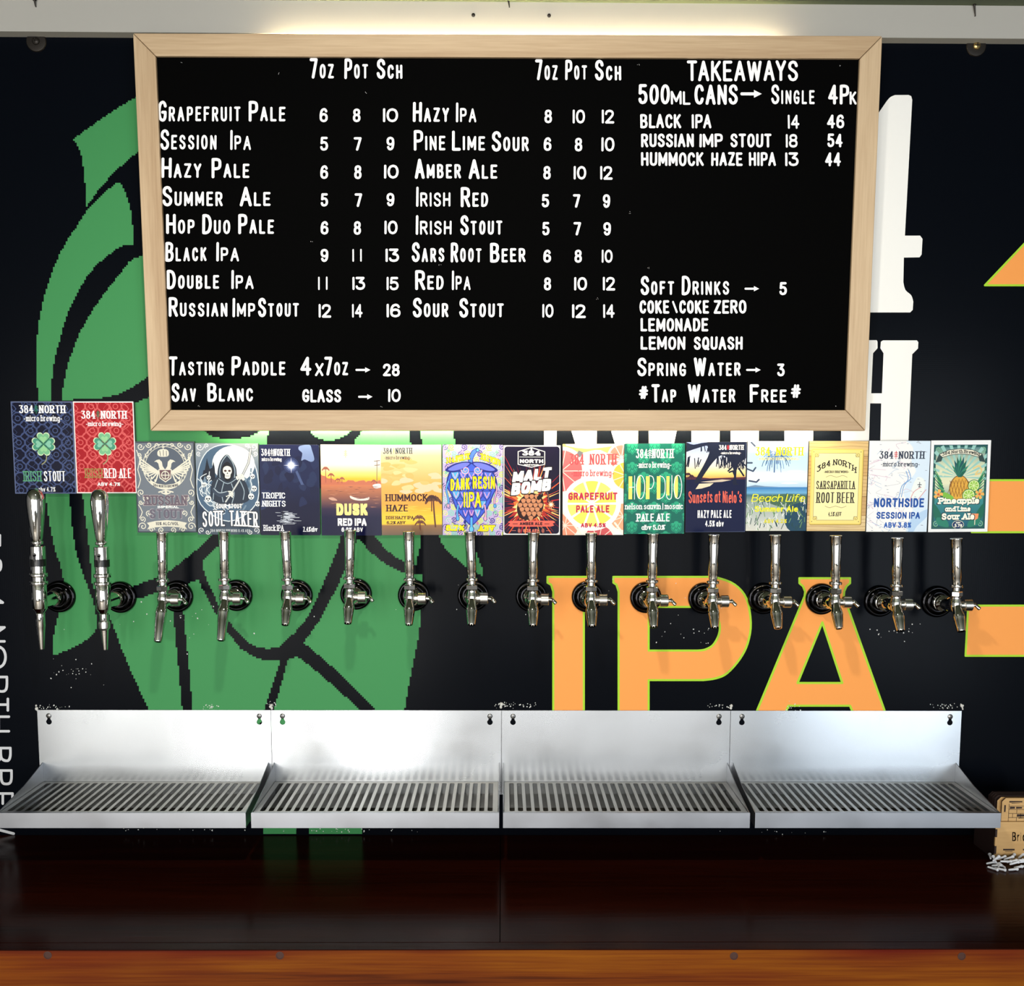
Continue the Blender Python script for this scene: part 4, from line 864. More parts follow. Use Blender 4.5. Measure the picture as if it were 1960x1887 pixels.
def art_grenade():
    A = Art((244, 242, 236)); A.poly(rounded(1.6, 1.8, 98.4, 148.2, 5), (22, 16, 44)); A.box = (2, 2, 98, 148); rn = random.Random(6); cx, cy = 47, 98
    rays = []
    for k in range(84):
        a = rn.uniform(0, 6.283); r0 = rn.uniform(20, 40); r1 = r0+rn.uniform(14, 54); d = .028; rays.append((a, r0, r1, d))
    for i, c in enumerate(((112, 16, 44), (186, 34, 42), (232, 92, 46), (250, 190, 110))):
        A.many([[(cx+r0*math.cos(a-d), cy+r0*math.sin(a-d)*1.1), (cx+r1*math.cos(a), cy+r1*math.sin(a)*1.15), (cx+r0*math.cos(a+d), cy+r0*math.sin(a+d)*1.1)] for a, r0, r1, d in rays[i*21:(i+1)*21]], c)
    A.poly([(cx+(x-cx), cy+(y-cy)*.95) for x, y in star(cx, cy, 27, 46, 22, 0, rn)], (176, 44, 40)); A.poly(star(cx, cy, 25, 38, 24, .1, rn), (236, 120, 56)); A.poly(star(cx, cy, 23, 32, 26, .05, rn), (252, 214, 140))
    A.poly([(62, 86), (70, 82), (100, 60), (100, 110)], (22, 16, 44)) if False else None
    A.poly(smooth([(64, 84), (48, 80), (32, 88), (24, 104), (28, 120), (40, 125), (56, 122), (68, 110), (71, 96)], True, 5), (46, 22, 22))
    for j in range(6):
        for i in range(5):
            x = 32+i*9+(j % 2)*4.5-j*1.2; y = 86+j*7.2
            if ((x-47)/22)**2+((y-102)/21)**2 < .95: A.poly(smooth([(x-5, y-2.6), (x, y-5), (x+5, y-2.6), (x+3, y+3), (x, y+5.6), (x-3, y+3)], True, 3), (72, 34, 26)); A.poly(smooth([(x-4.2, y-2.2), (x, y-4.2), (x+4.2, y-2.2), (x+2.4, y+2.4), (x, y+4.4), (x-2.4, y+2.4)], True, 3), (206, 138, 98))
    A.line([(62, 88), (67, 83)], 3.6, (30, 22, 26)); A.line([(66, 82), (72, 76), (78, 80), (80, 92), (84, 98)], 1.6, (30, 22, 26), False, 4); A.line([(66, 82), (72, 76), (78, 80), (80, 92), (84, 98)], .5, (150, 120, 110), False, 4)
    A.poly(star(84, 99, 3, 9, 10, .2, rn), (250, 150, 90)); A.poly(star(84, 99, 1.6, 5, 8), (255, 246, 220))
    H = [(25, 10), (49, 3), (73, 10), (73, 32), (49, 37), (25, 32)]; A.poly(H, (244, 242, 236)); A.poly([(49+(x-49)*.94, 20+(y-20)*.92) for x, y in H], (24, 18, 40))
    A.tree(49, 4, 9, (244, 242, 236), .5); A.text('384', 33, 65, 8.5, 17, (244, 242, 236), 2, 1.4, .9); A.rect(28, 19, 70, 19.8, (244, 242, 236)); A.text('NORTH', 28.5, 70, 23, 29.5, (244, 242, 236), 1.5, 1.1); A.text('-BREWING-', 34, 64, 31.3, 33.8, (244, 242, 236), .6, .45)
    A.text('MALT', 15, 82, 40, 59, (250, 250, 248), 2.7, 2.3, outline=(30, 20, 28), ow=1.7, n=4, warp=lambda x, y: (x+(60-y)*.16, y-(x-50)*.13)); A.text('BOMB', 13, 82, 59, 79, (250, 250, 248), 2.7, 2.3, outline=(30, 20, 28), ow=1.7, n=4, warp=lambda x, y: (x+(80-y)*.16, y-(x-50)*.13))
    A.poly([(8, 128), (14, 126.5), (88, 126), (92, 128.5), (87, 131), (90, 134), (84, 136), (14, 136.5), (8, 134), (12, 131)], (232, 104, 88)); A.text('AMBER ALE', 29, 69, 128.5, 133.8, (40, 20, 30), 1, .8); A.lines([[(17, 131.5), (25, 131.5)], [(73, 131.5), (81, 131.5)]], .5, (40, 20, 30))
    A.text('6.3% ABV', 35, 63, 140, 146, (232, 130, 110), .9, .75); A.ell(28, 143, 2.6, 3.8, (180, 100, 84), 12); A.ell(70, 143, 2.6, 3.8, (180, 100, 84), 12); A.lines([[(15, 143), (22, 143)], [(76, 143), (83, 143)]], .35, (232, 130, 110))
    return A

def art_grapefruit():
    A = Art((248, 244, 236)); YE = (248, 226, 96)
    A.poly(smooth([(0, 6), (30, 14), (62, 10), (100, 30), (100, 0), (0, 0)], True, 4), (246, 220, 110)); A.poly(smooth([(4, 0), (40, 8), (96, 0)], True, 3), (250, 244, 220))
    for x, y, r, c in ((-2, 44, 34, (226, 112, 112)), (96, 22, 20, (232, 140, 120)), (104, 52, 22, (248, 200, 80)), (4, 134, 22, (236, 150, 120)), (60, 158, 24, (214, 92, 96)), (100, 120, 22, (240, 170, 130))):
        A.ell(x, y, r*1.18, r*1.18, (250, 244, 230)); A.ell(x, y, r, r, c)
        A.many([stroke([(x, y), (x+r*math.cos(a), y+r*math.sin(a))], .7, .7)[0] for a in [k*.7 for k in range(9)]], (250, 226, 210))
    A.poly([(26, 10), (34, 14), (28, 22), (22, 18)], (120, 120, 124)); A.lines([[(60, 36), (78, 28), (100, 26)], [(86, 130), (100, 148)], [(0, 112), (18, 132), (30, 148)]], 1.6, (250, 240, 220))
    A.ell(48, 98, 48, 45, (252, 250, 242), 44)
    for k in range(10):
        a0, a1 = .628*k+.05, .628*(k+1)-.05; A.poly([(48+4*math.cos((a0+a1)/2), 98+4*math.sin((a0+a1)/2))]+[(48+40*math.cos(a0+(a1-a0)*j/6), 98+37.5*math.sin(a0+(a1-a0)*j/6)) for j in range(7)], YE if k % 2 else (250, 232, 120))
    RD = (196, 52, 78)
    A.logo(11, 88, 16, 34, (212, 84, 88), None, (42, 53, 14, 84)); A.text('GRAPEFRUIT', 9, 90, 79.5, 92, RD, 1.9, 1.5); A.text('PALE ALE', 22, 77, 100.5, 113, RD, 1.9, 1.5); A.text('ABV 4.5%', 30, 71, 130, 137.5, RD, 1.2, 1)
    return A

def art_hops():
    A = Art((24, 104, 90))
    for j in range(10):
        for i in range(4):
            x, y = 13+i*37-(j % 2)*18, 6+j*16.5
            A.many([smooth([(x+dx-4, y+dy-2), (x+dx, y+dy-4), (x+dx+4, y+dy-2), (x+dx+2, y+dy+3), (x+dx, y+dy+4.6), (x+dx-2, y+dy+3)], True, 2) for dx, dy in ((0, 7), (-5, 4), (5, 4), (0, 1), (-5.5, -2), (5.5, -2), (0, -5))], (46, 164, 126))
            A.lines([[(x+dx-3, y+dy-1.5), (x+dx, y+dy+3.6), (x+dx+3, y+dy-1.5)] for dx, dy in ((0, 7), (-5, 4), (5, 4), (0, 1), (-5.5, -2), (5.5, -2))], .45, (24, 104, 90))
    W = (250, 252, 248); A.logo(19, 81, 9, 24, W, W, (30, 40, 21, 78)); YL = (250, 232, 110)
    A.rect(7, 54, 13, 92, YL); A.lines([[(17, 53), (17, 92)], [(8, 72), (17, 72)]], .55, W)
    A.poly(smooth([(21, 60), (23, 54), (26, 53), (27, 60), (27, 84), (25, 91), (22, 88), (20.5, 76)], True, 3), YL); A.line(circle(27, 72, 7, 24, 19.5), .6, W, True)
    A.rect(36, 54, 42, 92, YL); A.line([(41, 53), (47, 55), (49, 64), (46, 73), (41, 75)], .6, W, False, 4)
    A.rect(54, 54, 60, 92, YL); A.line([(59, 53), (66, 58), (68, 72), (66, 86), (59, 92), (55, 92)], .6, W, False, 4)
    A.rect(70, 54, 75, 86, YL); A.line([(70, 84), (72, 91), (77, 92), (79, 84), (79, 53)], .6, W, False, 4)
    A.poly(smooth([(83, 60), (85, 54), (88, 53), (89, 60), (89, 84), (87, 91), (84, 88), (82.5, 76)], True, 3), YL); A.line(circle(89, 72, 6.4, 24, 19.5), .6, W, True)
    A.text('nelson sauvin | mosaic', 1.5, 98, 99, 109, W, .95, .6, .5); A.text('PALE ALE', 21, 76, 116, 129.5, W, 2, 1, 1); A.text('abv 5.0%', 29, 68, 135, 143.5, W, 1.2, .8, .6)
    return A

def art_sunset():
    A = Art((16, 24, 60)); A.grad([(0, (132, 150, 206)), (24, (190, 200, 224)), (40, (236, 226, 206)), (52, (246, 214, 130)), (60, (240, 168, 84))])
    A.poly([(0, 58), (10, 57), (40, 60), (100, 58), (100, 66), (0, 64)], (80, 40, 56)); A.rect(0, 62, 100, 150, (16, 24, 60)); A.poly([(24, 66), (60, 62), (76, 63), (60, 66), (40, 67)], (206, 190, 170)); A.poly([(16, 78), (22, 69), (46, 68), (40, 73), (26, 77)], (224, 210, 180))
    N = (24, 30, 52)
    A.poly(smooth([(0, 0), (12, 4), (36, 0), (100, 0), (100, 26), (86, 36), (84, 66), (90, 70), (78, 70), (80, 52), (72, 30), (58, 22), (44, 34), (30, 54), (22, 66), (14, 66), (28, 40), (38, 18), (36, 6), (18, 10), (0, 16)], False, 3), N)
    rn = random.Random(1); FR = []
    for cx, cy, n, L_ in ((36, 4, 22, 14), (62, 24, 26, 20), (88, 30, 20, 16), (4, 26, 14, 18)):
        for _ in range(n): x = cx+rn.gauss(0, 9); FR.append([(x, cy+rn.uniform(-3, 3)), (x+rn.uniform(-4, 4), cy+rn.uniform(.5, 1)*L_)])
    A.lines(FR, .8, N); A.lines([[(72, 50), (78, 48), (82, 58)], [(70, 48), (76, 42)], [(100, 40), (92, 34), (86, 30)], [(96, 56), (88, 44)]], 1.4, N); A.lines(palm(3, 54, 62, 6)+palm(9, 57, 62, 5), .6, (60, 34, 50))
    A.lines([[(99.5, 2), (99.5, 149)], [(.5, 150), (100, 149.5)]], .5, (70, 80, 110)); A.logo(54, 95, 5, 13, (246, 246, 246), (220, 60, 60), (16, 20, 57, 91))
    A.text("Sunsets at Nielo's", 5, 94, 81, 101, (240, 104, 84), 1.25, 1.1, 0, outline=(90, 30, 40), ow=.3, hand=.08); A.text('HAZY PALE ALE', 20, 77, 113, 126.5, (246, 246, 246), 1.35, 1.2); A.text('4.5% abv', 33, 64, 130.5, 141, (246, 246, 246), 1.25, 1.1)
    return A

def art_beach():
    A = Art((200, 226, 240)); A.grad([(0, (232, 240, 246)), (20, (170, 212, 240)), (46, (196, 226, 244)), (60, (236, 242, 246)), (76, (180, 210, 232)), (77, (58, 124, 186)), (86, (110, 170, 210)), (90, (70, 110, 120)), (104, (150, 166, 160)), (130, (190, 196, 190)), (150, (216, 216, 206))])
    rn = random.Random(9); A.poly([(0, 76), (14, 73), (30, 75), (54, 76), (0, 77)], (110, 140, 170))
    A.many([smooth([(x-14, y), (x, y-1.4), (x+16, y), (x, y+1.3)], True, 2) for x, y in ((30, 58), (60, 64), (80, 50), (20, 66), (70, 70))], (246, 248, 250))
    F = []
    for _ in range(70): a = rn.uniform(-.3, 3.5); r = rn.uniform(10, 34); F.append([(46, 18), (46+r*.7*math.cos(a), 18+r*.5*math.sin(a)), (46+r*math.cos(a)*.9, 18+r*math.sin(a)*1.05)])
    A.lines(F[:40], .6, (70, 104, 150), False, 2); A.lines(F[40:], .6, (116, 150, 196), False, 2); A.lines([[(0, 46), (10, 50), (14, 44)], [(4, 66), (16, 68), (20, 64)], [(6, 2), (12, 8)], [(0, 36), (8, 36)]], 1.4, (60, 74, 100))
    GR = []
    for _ in range(150): x = rn.uniform(0, 100); y = rn.uniform(96, 148); y += (x < 40)*6; GR.append([(x, y), (x+rn.uniform(-4, 4), y-rn.uniform(4, 10))])
    A.poly(smooth([(20, 96), (60, 88), (100, 92), (100, 112), (60, 110), (40, 104)], True, 3), (72, 104, 84)); A.poly(smooth([(70, 110), (100, 104), (100, 150), (74, 150), (64, 132)], True, 3), (34, 70, 92))
    A.lines(GR[::3], .6, (36, 70, 74)); A.lines(GR[1::3], .6, (110, 150, 100)); A.lines(GR[2::3], .5, (228, 232, 228))
    YE = (240, 216, 30); A.logo(13, 92, 9.5, 24, YE, (240, 240, 246), (27, 31.5, 16, 88), (236, 224, 140), st='-MICRO BREWING-', bold=.034)
    A.text('Beach Life', 8, 96, 88, 101, (232, 228, 40), .9, .7, slant=.2); A.text('Summer Ale', 14, 86, 108, 118, (232, 226, 40), 1.2, 1.0); A.text('ABV 4.2%', 30, 68, 130, 137, (214, 206, 60), 1, .8)
    return A

def art_parchment():
    A = Art((204, 164, 104)); rn = random.Random(7)
    for k, y in enumerate((0, 25, 58, 92, 124)):
        A.rect(0, y, 100, y+34, ((222, 188, 126), (206, 166, 104), (214, 180, 122), (198, 160, 104), (220, 194, 142))[k]); A.rect(0, y-.6, 100, y+.2, (96, 66, 36))
    A.lines([[(0, y), (30, y+rn.uniform(-2, 2)), (70, y+rn.uniform(-2, 2)), (100, y)] for y in [4+k*6 for k in range(25)]], .3, (168, 126, 74), False, 3)
    A.poly(rounded(4, 14, 93, 140, 3), (150, 116, 60)); A.poly(rounded(4, 13, 92, 139, 3), (232, 206, 104)); A.poly(rounded(6, 15, 90, 137, 2), (240, 218, 128))
    A.poly([(16, 20), (80, 20), (80, 26), (86, 26), (86, 126), (80, 126), (80, 132), (16, 132), (16, 126), (10, 126), (10, 26), (16, 26)], (150, 130, 90)); A.poly([(16.6, 20.6), (79.4, 20.6), (79.4, 26.6), (85.4, 26.6), (85.4, 125.4), (79.4, 125.4), (79.4, 131.4), (16.6, 131.4), (16.6, 125.4), (10.6, 125.4), (10.6, 26.6), (16.6, 26.6)], (246, 234, 172))
    A.lines([spiral(x, y, 4, 1.3, a, d) for x, y, a, d in ((13, 23, 0, 1), (83, 23, 3, -1), (13, 129, 0, -1), (83, 129, 3, 1))]+[[(30, 60), (38, 57), (48, 60), (58, 57), (66, 60)], [(30, 108), (38, 111), (48, 108), (58, 111), (66, 108)]], .35, (140, 122, 84), False, 2)
    BK = (44, 38, 34)
    A.text('384 NORTH', 14, 81, 34, 44, BK, 1.0, .7, .6, warp=lambda x, y: (x, y+((x-47)/33)**2*13-4)); A.text('-MICRO BREWING-', 26, 69, 49, 53, BK, .5, .4, .3)
    A.text('SARSAPARILLA', 14, 80, 66, 80, BK, 1.2, .7, .7); A.text('ROOT BEER', 15, 79, 85, 103, BK, 1.3, .7, .8); A.text('4.5% ABV', 36, 58, 118, 125, BK, .6, .5, .3)
    A.many([circle(8, 18, .9, 8), circle(88, 18, .9, 8), circle(8, 134, .9, 8), circle(88, 134, .9, 8)], (150, 116, 60))
    return A

def art_map():
    A = Art((240, 240, 238)); A.poly(smooth([(60, 0), (72, 12), (70, 34), (78, 50), (64, 70), (60, 90), (76, 110), (66, 150), (100, 150), (100, 0)], False, 4), (214, 230, 244)); A.poly(smooth([(80, 60), (94, 66), (92, 84), (80, 96), (70, 90)], True, 3), (234, 240, 236))
    rn = random.Random(14); R = []
    for _ in range(60): x, y = rn.uniform(0, 60), rn.uniform(0, 150); R.append([(x, y), (x+rn.uniform(-12, 12), y+rn.uniform(-8, 8)), (x+rn.uniform(-22, 22), y+rn.uniform(-14, 14))])
    A.lines(R[:22], .4, (214, 190, 206), False, 3); A.lines(R[22:42], .35, (170, 190, 214), False, 3); A.lines(R[42:], .3, (190, 190, 196), False, 3)
    A.lines([[(62, 50), (66, 64), (56, 74), (52, 92), (44, 104)], [(66, 48), (70, 62), (60, 72), (56, 92)], [(70, 150), (80, 130), (100, 118)]], .7, (120, 164, 212), False, 3); A.lines([[(88, 76), (76, 84), (70, 100)], [(96, 80), (84, 96)]], .5, (214, 130, 130), False, 3); A.lines([[(82, 72), (88, 72)], [(85, 68), (85, 76)], [(83.5, 75.5), (86.5, 75.5)]], .6, (40, 44, 60))
    A.many([[(x, y), (x+3, y), (x+3, y+.8), (x, y+.8)] for x, y in ((rn.uniform(0, 96), rn.uniform(0, 148)) for _ in range(60))], (150, 156, 170))
    A.poly(smooth([(74, 128), (100, 112), (100, 124), (84, 140), (78, 150), (70, 150)], True, 3), (180, 208, 236))
    SL = (52, 60, 78); A.logo(17, 91, 17, 29.5, SL, (206, 60, 66), (34, 42, 20, 84), bold=.028); BLU = (28, 78, 158)
    A.text('NORTHSIDE', 11, 94, 94, 109.5, BLU, 2.1, 1.7); A.text('SESSION IPA', 16, 88, 117, 128.5, BLU, 1.6, 1.3); A.text('ABV 3.8%', 29, 74, 134, 143.5, (46, 96, 176), 1.4, 1.2)
    return A

def art_pineapple():
    A = Art((238, 240, 240)); A.rect(5, 7, 95, 145, (28, 74, 84)); A.box = (6, 8, 94, 144); A.grad([(8, (44, 118, 128)), (40, (206, 214, 180)), (70, (226, 226, 190)), (95, (60, 140, 140)), (144, (24, 84, 110))], 9, 91)
    A.lines([[(7.6, 9.6), (92.4, 9.6), (92.4, 142.4), (7.6, 142.4)]], 1.6, (36, 88, 84), True); A.lines([spiral(x, y, 6, 1.5, a, d) for x, y, a, d in ((13, 15, 0, 1), (87, 15, 3, -1), (13, 137, 0, -1), (87, 137, 3, 1))], .8, (120, 176, 140))
    for k in range(14): a = math.pi*(1+k/13); A.poly([(50, 60), (50+60*math.cos(a), 60+60*math.sin(a)), (50+60*math.cos(a+.1), 60+60*math.sin(a+.1))], (150, 200, 190))
    G1, G2 = (30, 104, 84), (78, 158, 96)
    for sx in (1, -1):
        X = lambda x: 50+sx*(x-50)
        for k in range(9): A.poly([(X(80-k*1.5), 66+k*4), (X(96-k*.2), 40+k*6), (X(82-k*1.5), 70+k*4)], G1 if k % 2 else G2)
        A.poly([(X(x), y) for x, y in smooth([(84, 112), (92, 104), (91, 124), (80, 140), (74, 132)], True, 3)], G1); A.poly([(X(x), y) for x, y in smooth([(70, 130), (86, 126), (84, 138), (66, 142)], True, 3)], (44, 126, 104))
    A.poly(smooth([(44, 58), (56, 58), (65, 68), (67, 80), (62, 94), (50, 98), (38, 94), (33, 80), (35, 68)], True, 4), (122, 80, 30)); A.poly(smooth([(44, 59.5), (56, 59.5), (63.5, 69), (65.4, 80), (61, 93), (50, 96.6), (39, 93), (34.6, 80), (36.5, 69)], True, 4), (222, 168, 66))
    A.lines([[(34+k*6, 60), (22+k*6, 98)] for k in range(-1, 9)]+[[(28+k*6, 60), (42+k*6, 98)] for k in range(-2, 7)], .5, (136, 90, 34)) if False else A.lines([[(38+k*5.5, 62+abs(k-2.5)*2), (30+k*5.8, 92-abs(k-2.5)*1.5)] for k in range(6)]+[[(34+k*5.5, 66), (42+k*5, 92)] for k in range(5)], .5, (150, 98, 36))
    for k in range(15):
        a = math.radians(200+k*10); L_ = 30 if k % 2 else 22; x, y = 50+L_*.55*math.cos(a), 56+L_*math.sin(a)*1.05
        A.poly([(47, 60), (50+L_*.3*math.cos(a)-3, 56+L_*.6*math.sin(a)), (x, y), (50+L_*.3*math.cos(a)+3, 56+L_*.6*math.sin(a)), (53, 60)], ((26, 82, 88), (54, 136, 104), (24, 96, 78))[k % 3])
    for x, y, r in ((74, 74, 10), (66, 90, 11)):
        A.ell(x, y, r, r, (52, 120, 52)); A.ell(x, y, r*.88, r*.88, (222, 236, 170)); A.many([[(x+r*.1*math.cos(a), y+r*.1*math.sin(a)), (x+r*.78*math.cos(a-.3), y+r*.78*math.sin(a-.3)), (x+r*.78*math.cos(a+.3), y+r*.78*math.sin(a+.3))] for a in [k*.785 for k in range(8)]], (150, 200, 80))
    A.poly(smooth([(24, 84), (40, 92), (38, 98), (24, 94)], True, 3), (126, 186, 70))
    for x, y in ((15, 88), (84, 88)):
        A.many([smooth([(x, y), (x+7*math.cos(a-.4), y+8*math.sin(a-.4)), (x+8*math.cos(a+.3), y+8*math.sin(a+.3))], True, 3) for a in [k*1.256 for k in range(5)]], (238, 178, 90)); A.ell(x, y, 2, 2, (196, 90, 60), 10)
    A.many([circle(18, 50, 2.6, 12), circle(26, 44, 1.8, 10), circle(22, 57, 1.6, 10)], (220, 224, 190)); A.line([(72, 46), (82, 42), (86, 52), (76, 56), (80, 50)], 1.2, (228, 200, 130), False, 3)
    A.poly([(14, 22), (30, 15), (50, 13), (70, 15), (86, 22), (92, 36), (82, 34), (80, 28), (66, 24), (50, 22.5), (34, 24), (20, 28), (18, 34), (8, 36)], (50, 72, 70)); A.poly([(15, 23), (30, 16), (50, 14), (70, 16), (85, 23), (80, 27), (66, 23), (50, 21.5), (34, 23), (20, 27)], (230, 226, 204))
    A.text('384 North Brewing', 19, 82, 15.5, 21, (60, 62, 60), .65, .5, .3, warp=lambda x, y: (x, y+((x-50)/32)**2*5-.4))
    CRM = (250, 246, 228)
    A.poly([(72, 120), (84, 120), (83, 128), (78, 131), (73, 128)], (238, 150, 100)); A.line([(78, 131), (78, 138)], .7, (230, 226, 200))
    A.text('Pineapple', 16, 84, 93, 104, CRM, 1.9, 1.5, .4, outline=(24, 40, 52), ow=1.2); A.text('and Lime', 27, 70, 107.5, 116.5, CRM, 1.5, 1.2, .3, outline=(24, 40, 52), ow=1.1); A.text('Sour Ale', 22, 77, 119, 130, CRM, 1.8, 1.4, .4, outline=(24, 40, 52), ow=1.2)
    A.ell(50, 138, 10, 7, (220, 220, 190)); A.ell(50, 138, 9.2, 6.2, (26, 50, 96)); A.text('ABV', 46, 54, 133.5, 136, CRM, .45, .4); A.text('3.7%', 44, 57, 137, 142, CRM, .8, .7)
    return A

BADGES = [
 ((18.8, 768), (138, 768), (29, 944.7), (146.5, 944.7), art_dark_clover, 'dark navy tap badge with knotwork and a four-leaf clover'),
 ((138.8, 768), (255.7, 768), (147, 944), (262, 944), art_red_clover, 'red tap badge with knotwork and a four-leaf clover'),
 ((259.6, 845), (373.5, 845), (263, 1019), (377.5, 1019), art_eagle, 'grey tap badge with a cream double-headed eagle crest and scrolls'),
 ((373.8, 848), (495, 848), (378.5, 1022.8), (498.4, 1023.2), art_reaper, 'blue-grey tap badge with a hooded skeleton holding a staff'),
 ((495.6, 850.4), (609.8, 851), (499, 1024), (613.5, 1024.5), art_moon, 'night-blue tap badge with a bright moon over dark water'),
 ((610.7, 850.4), (727.2, 850.8), (615.8, 1024.5), (730.4, 1025), art_dusk, 'tap badge with a yellow dusk sky fading to dark blue water'),
 ((727.8, 850.8), (845.3, 850.8), (731.3, 1024.5), (846.3, 1023.5), art_haze, 'orange hazy tap badge with small palm silhouettes'),
 ((846, 850.4), (962, 851), (847, 1024), (962.4, 1024.5), art_hop_drip, 'lilac swirl-patterned tap badge with a blue dripping hop and yellow letters'),
 ((962.8, 851.7), (1072.7, 852.3), (963, 1023.5), (1072, 1023.5), art_grenade, 'dark tap badge with white rim and an exploding hop-shaped grenade'),
 ((1075.5, 849.4), (1193.2, 849.4), (1076.5, 1024.3), (1193.2, 1023.5), art_grapefruit, 'white tap badge with sliced citrus fruit and red letters'),
 ((1194, 848.8), (1310, 848.4), (1194, 1022), (1309.5, 1021), art_hops, 'teal green tap badge patterned with hops, tall yellow and white letters'),
 ((1312, 846.5), (1427.8, 845), (1311.5, 1018), (1426.2, 1018.4), art_sunset, 'dark blue tap badge with a sunset behind tree silhouettes, coral letters'),
 ((1431.7, 844), (1549, 844), (1427, 1016), (1542.4, 1016), art_beach, 'pale blue beach tap badge with sea, dune grass and yellow letters'),
 ((1550.3, 844), (1663.2, 843.3), (1543, 1015.7), (1656.6, 1017), art_parchment, 'wood plank tap badge with a cream parchment label'),
 ((1664, 843.3), (1781, 843.3), (1657.2, 1017.5), (1774, 1018), art_map, 'white and pale blue tap badge printed with a road map'),
 ((1781.9, 842.8), (1894.7, 842), (1774.6, 1018.3), (1891.5, 1017.5), art_pineapple, 'white-edged tap badge with a pineapple and limes'),
]
for TL, TR, BL, BR, fn, lab in BADGES:
    y0 = -.008; q = [U(*p, y0) for p in (TL, TR, BL, BR)]
    bot = (q[2]+q[3])/2; top = (q[0]+q[1])/2; wd = ((q[1]-q[0]).length+(q[3]-q[2]).length)/2-.0004; ht = (top-bot).length
    ax = ((q[1]-q[0])+(q[3]-q[2])); ang = math.atan2(ax.z, ax.x)
    r = empty('tap_badge', (bot.x, 0, bot.z), lab, 'tap badge', 'tap badges in a row under the menu board', (0, -ang, 0))
    b = MB(); rad = .0045 if fn in (art_grenade, art_moon, art_dusk) else .0015
    b.prism([rounded(-wd/2, 0, wd/2, ht, rad, 3)], lambda x, z, d: (x, d, z), 0, y0); b.build('backing_card', M_acrylic, r)
    A = fn()
    A.build(r, wd*.998, ht*.998, y0-.00004)

# ------------------------------------------------------------------ taps
def flange_mesh(r):
    b = MB(); b.lathe([(.0275, 0), (.0278, -.003), (.0268, -.006), (.0250, -.0072), (.0235, -.0072), (.0225, -.0085), (.0200, -.0108), (.0165, -.0120), (.0155, -.0118), (.0145, -.0135), (.0120, -.0150)], (0, 0, 0), (0, 1, 0), 48)
    b.build('flange', M_blackgloss, r)
def flow_tap(long):
    r = bpy.data.objects.new('beer_tap', None); COL.objects.link(r); r.empty_display_size = .02
    flange_mesh(r)
    b = MB(); b.lathe([(.0105, -.012), (.0105, -.018), (.0142, -.0185), (.0142, -.022), (.0132, -.0225), (.0132, -.026), (.0142, -.0265), (.0142, -.031), (.0120, -.033), (.0095, -.036), (.0088, -.050), (.0100, -.066), (.0085, -.0705)], (0, 0, 0), (0, 1, 0), 28); b.build('shank', M_chrome, r)
    b = MB(); b.lathe([(.0035, -.0095), (.0075, -.0065), (.0094, -.001), (.0098, .005), (.0092, .010), (.0080, .014), (.0078, .0175), (.0088, .0190)], (0, -.075, 0), (0, 0, 1), 28); b.build('tap_body', M_chrome, r)
    b = MB(); b.lathe([(.0090, .0190), (.0102, .0198), (.0102, .0262), (.0090, .0272)], (0, -.075, 0), (0, 0, 1), 6, False)
    b.lathe([(.0066, .0272), (.0060, .0300), (.0062, .0335), (.0100, .0338), (.0104, .0350), (.0104, .0372), (.0098, .0380), (.0075, .0381)], (0, -.075, 0), (0, 0, 1), 28); b.build('collar_nut', M_chrome, r)
    b = MB(); b.lathe([(.0068, .0004), (.0071, .004), (.0076, .0125), (.0079, .0130), (.0081, .035), (.0090, .060), (.0095, .0755), (.0099, .0762), (.0099, .0775), (.0093, .0782), (.0080, .0784)], (0, 0, 0), (0, 0, 1), 36); b.build('tap_handle', M_chrome, r, loc=(0, -.075, .0378))
    A = Vector((0, -.0765, .0075)); T = Vector((0, -.101 if not long else -.108, -.0365 if not long else -.0615)); L = (T-A).length
    k = .026 if not long else .028
    b = MB(); b.lathe([(.0040, -.002), (.0058, .004), (.0078, k*.55), (.0091, k*.8), (.0096, k), (.0092, k+.001), (.0086, k+(L-k)*.3), (.0066, L-.001), (.0062, L), (.0050, L), (.0048, L-.006)], A, T-A, 32); b.build('spout', M_chrome, r)
    b = MB(); b.lathe([(.0062, .008), (.0062, .0135)], (0, -.075, .004), (1, 0, 0), 20); b.lathe([(.0092, .0135), (.0102, .0142), (.0102, .0262), (.0094, .0270), (.0050, .0271)], (0, -.075, .004), (1, 0, 0), 12, False); b.build('flow_knob', M_satin, r)
    b = MB(); b.rod((.027, -.075, .004), (.0325, -.0755, .0035), .0030, .0026, 14); b.rod((.0315, -.0745, .0060), (.0385, -.0790, -.0020), .0026, .0031, 14, round_end=True); b.build('flow_lever', M_chrome, r)
    return r
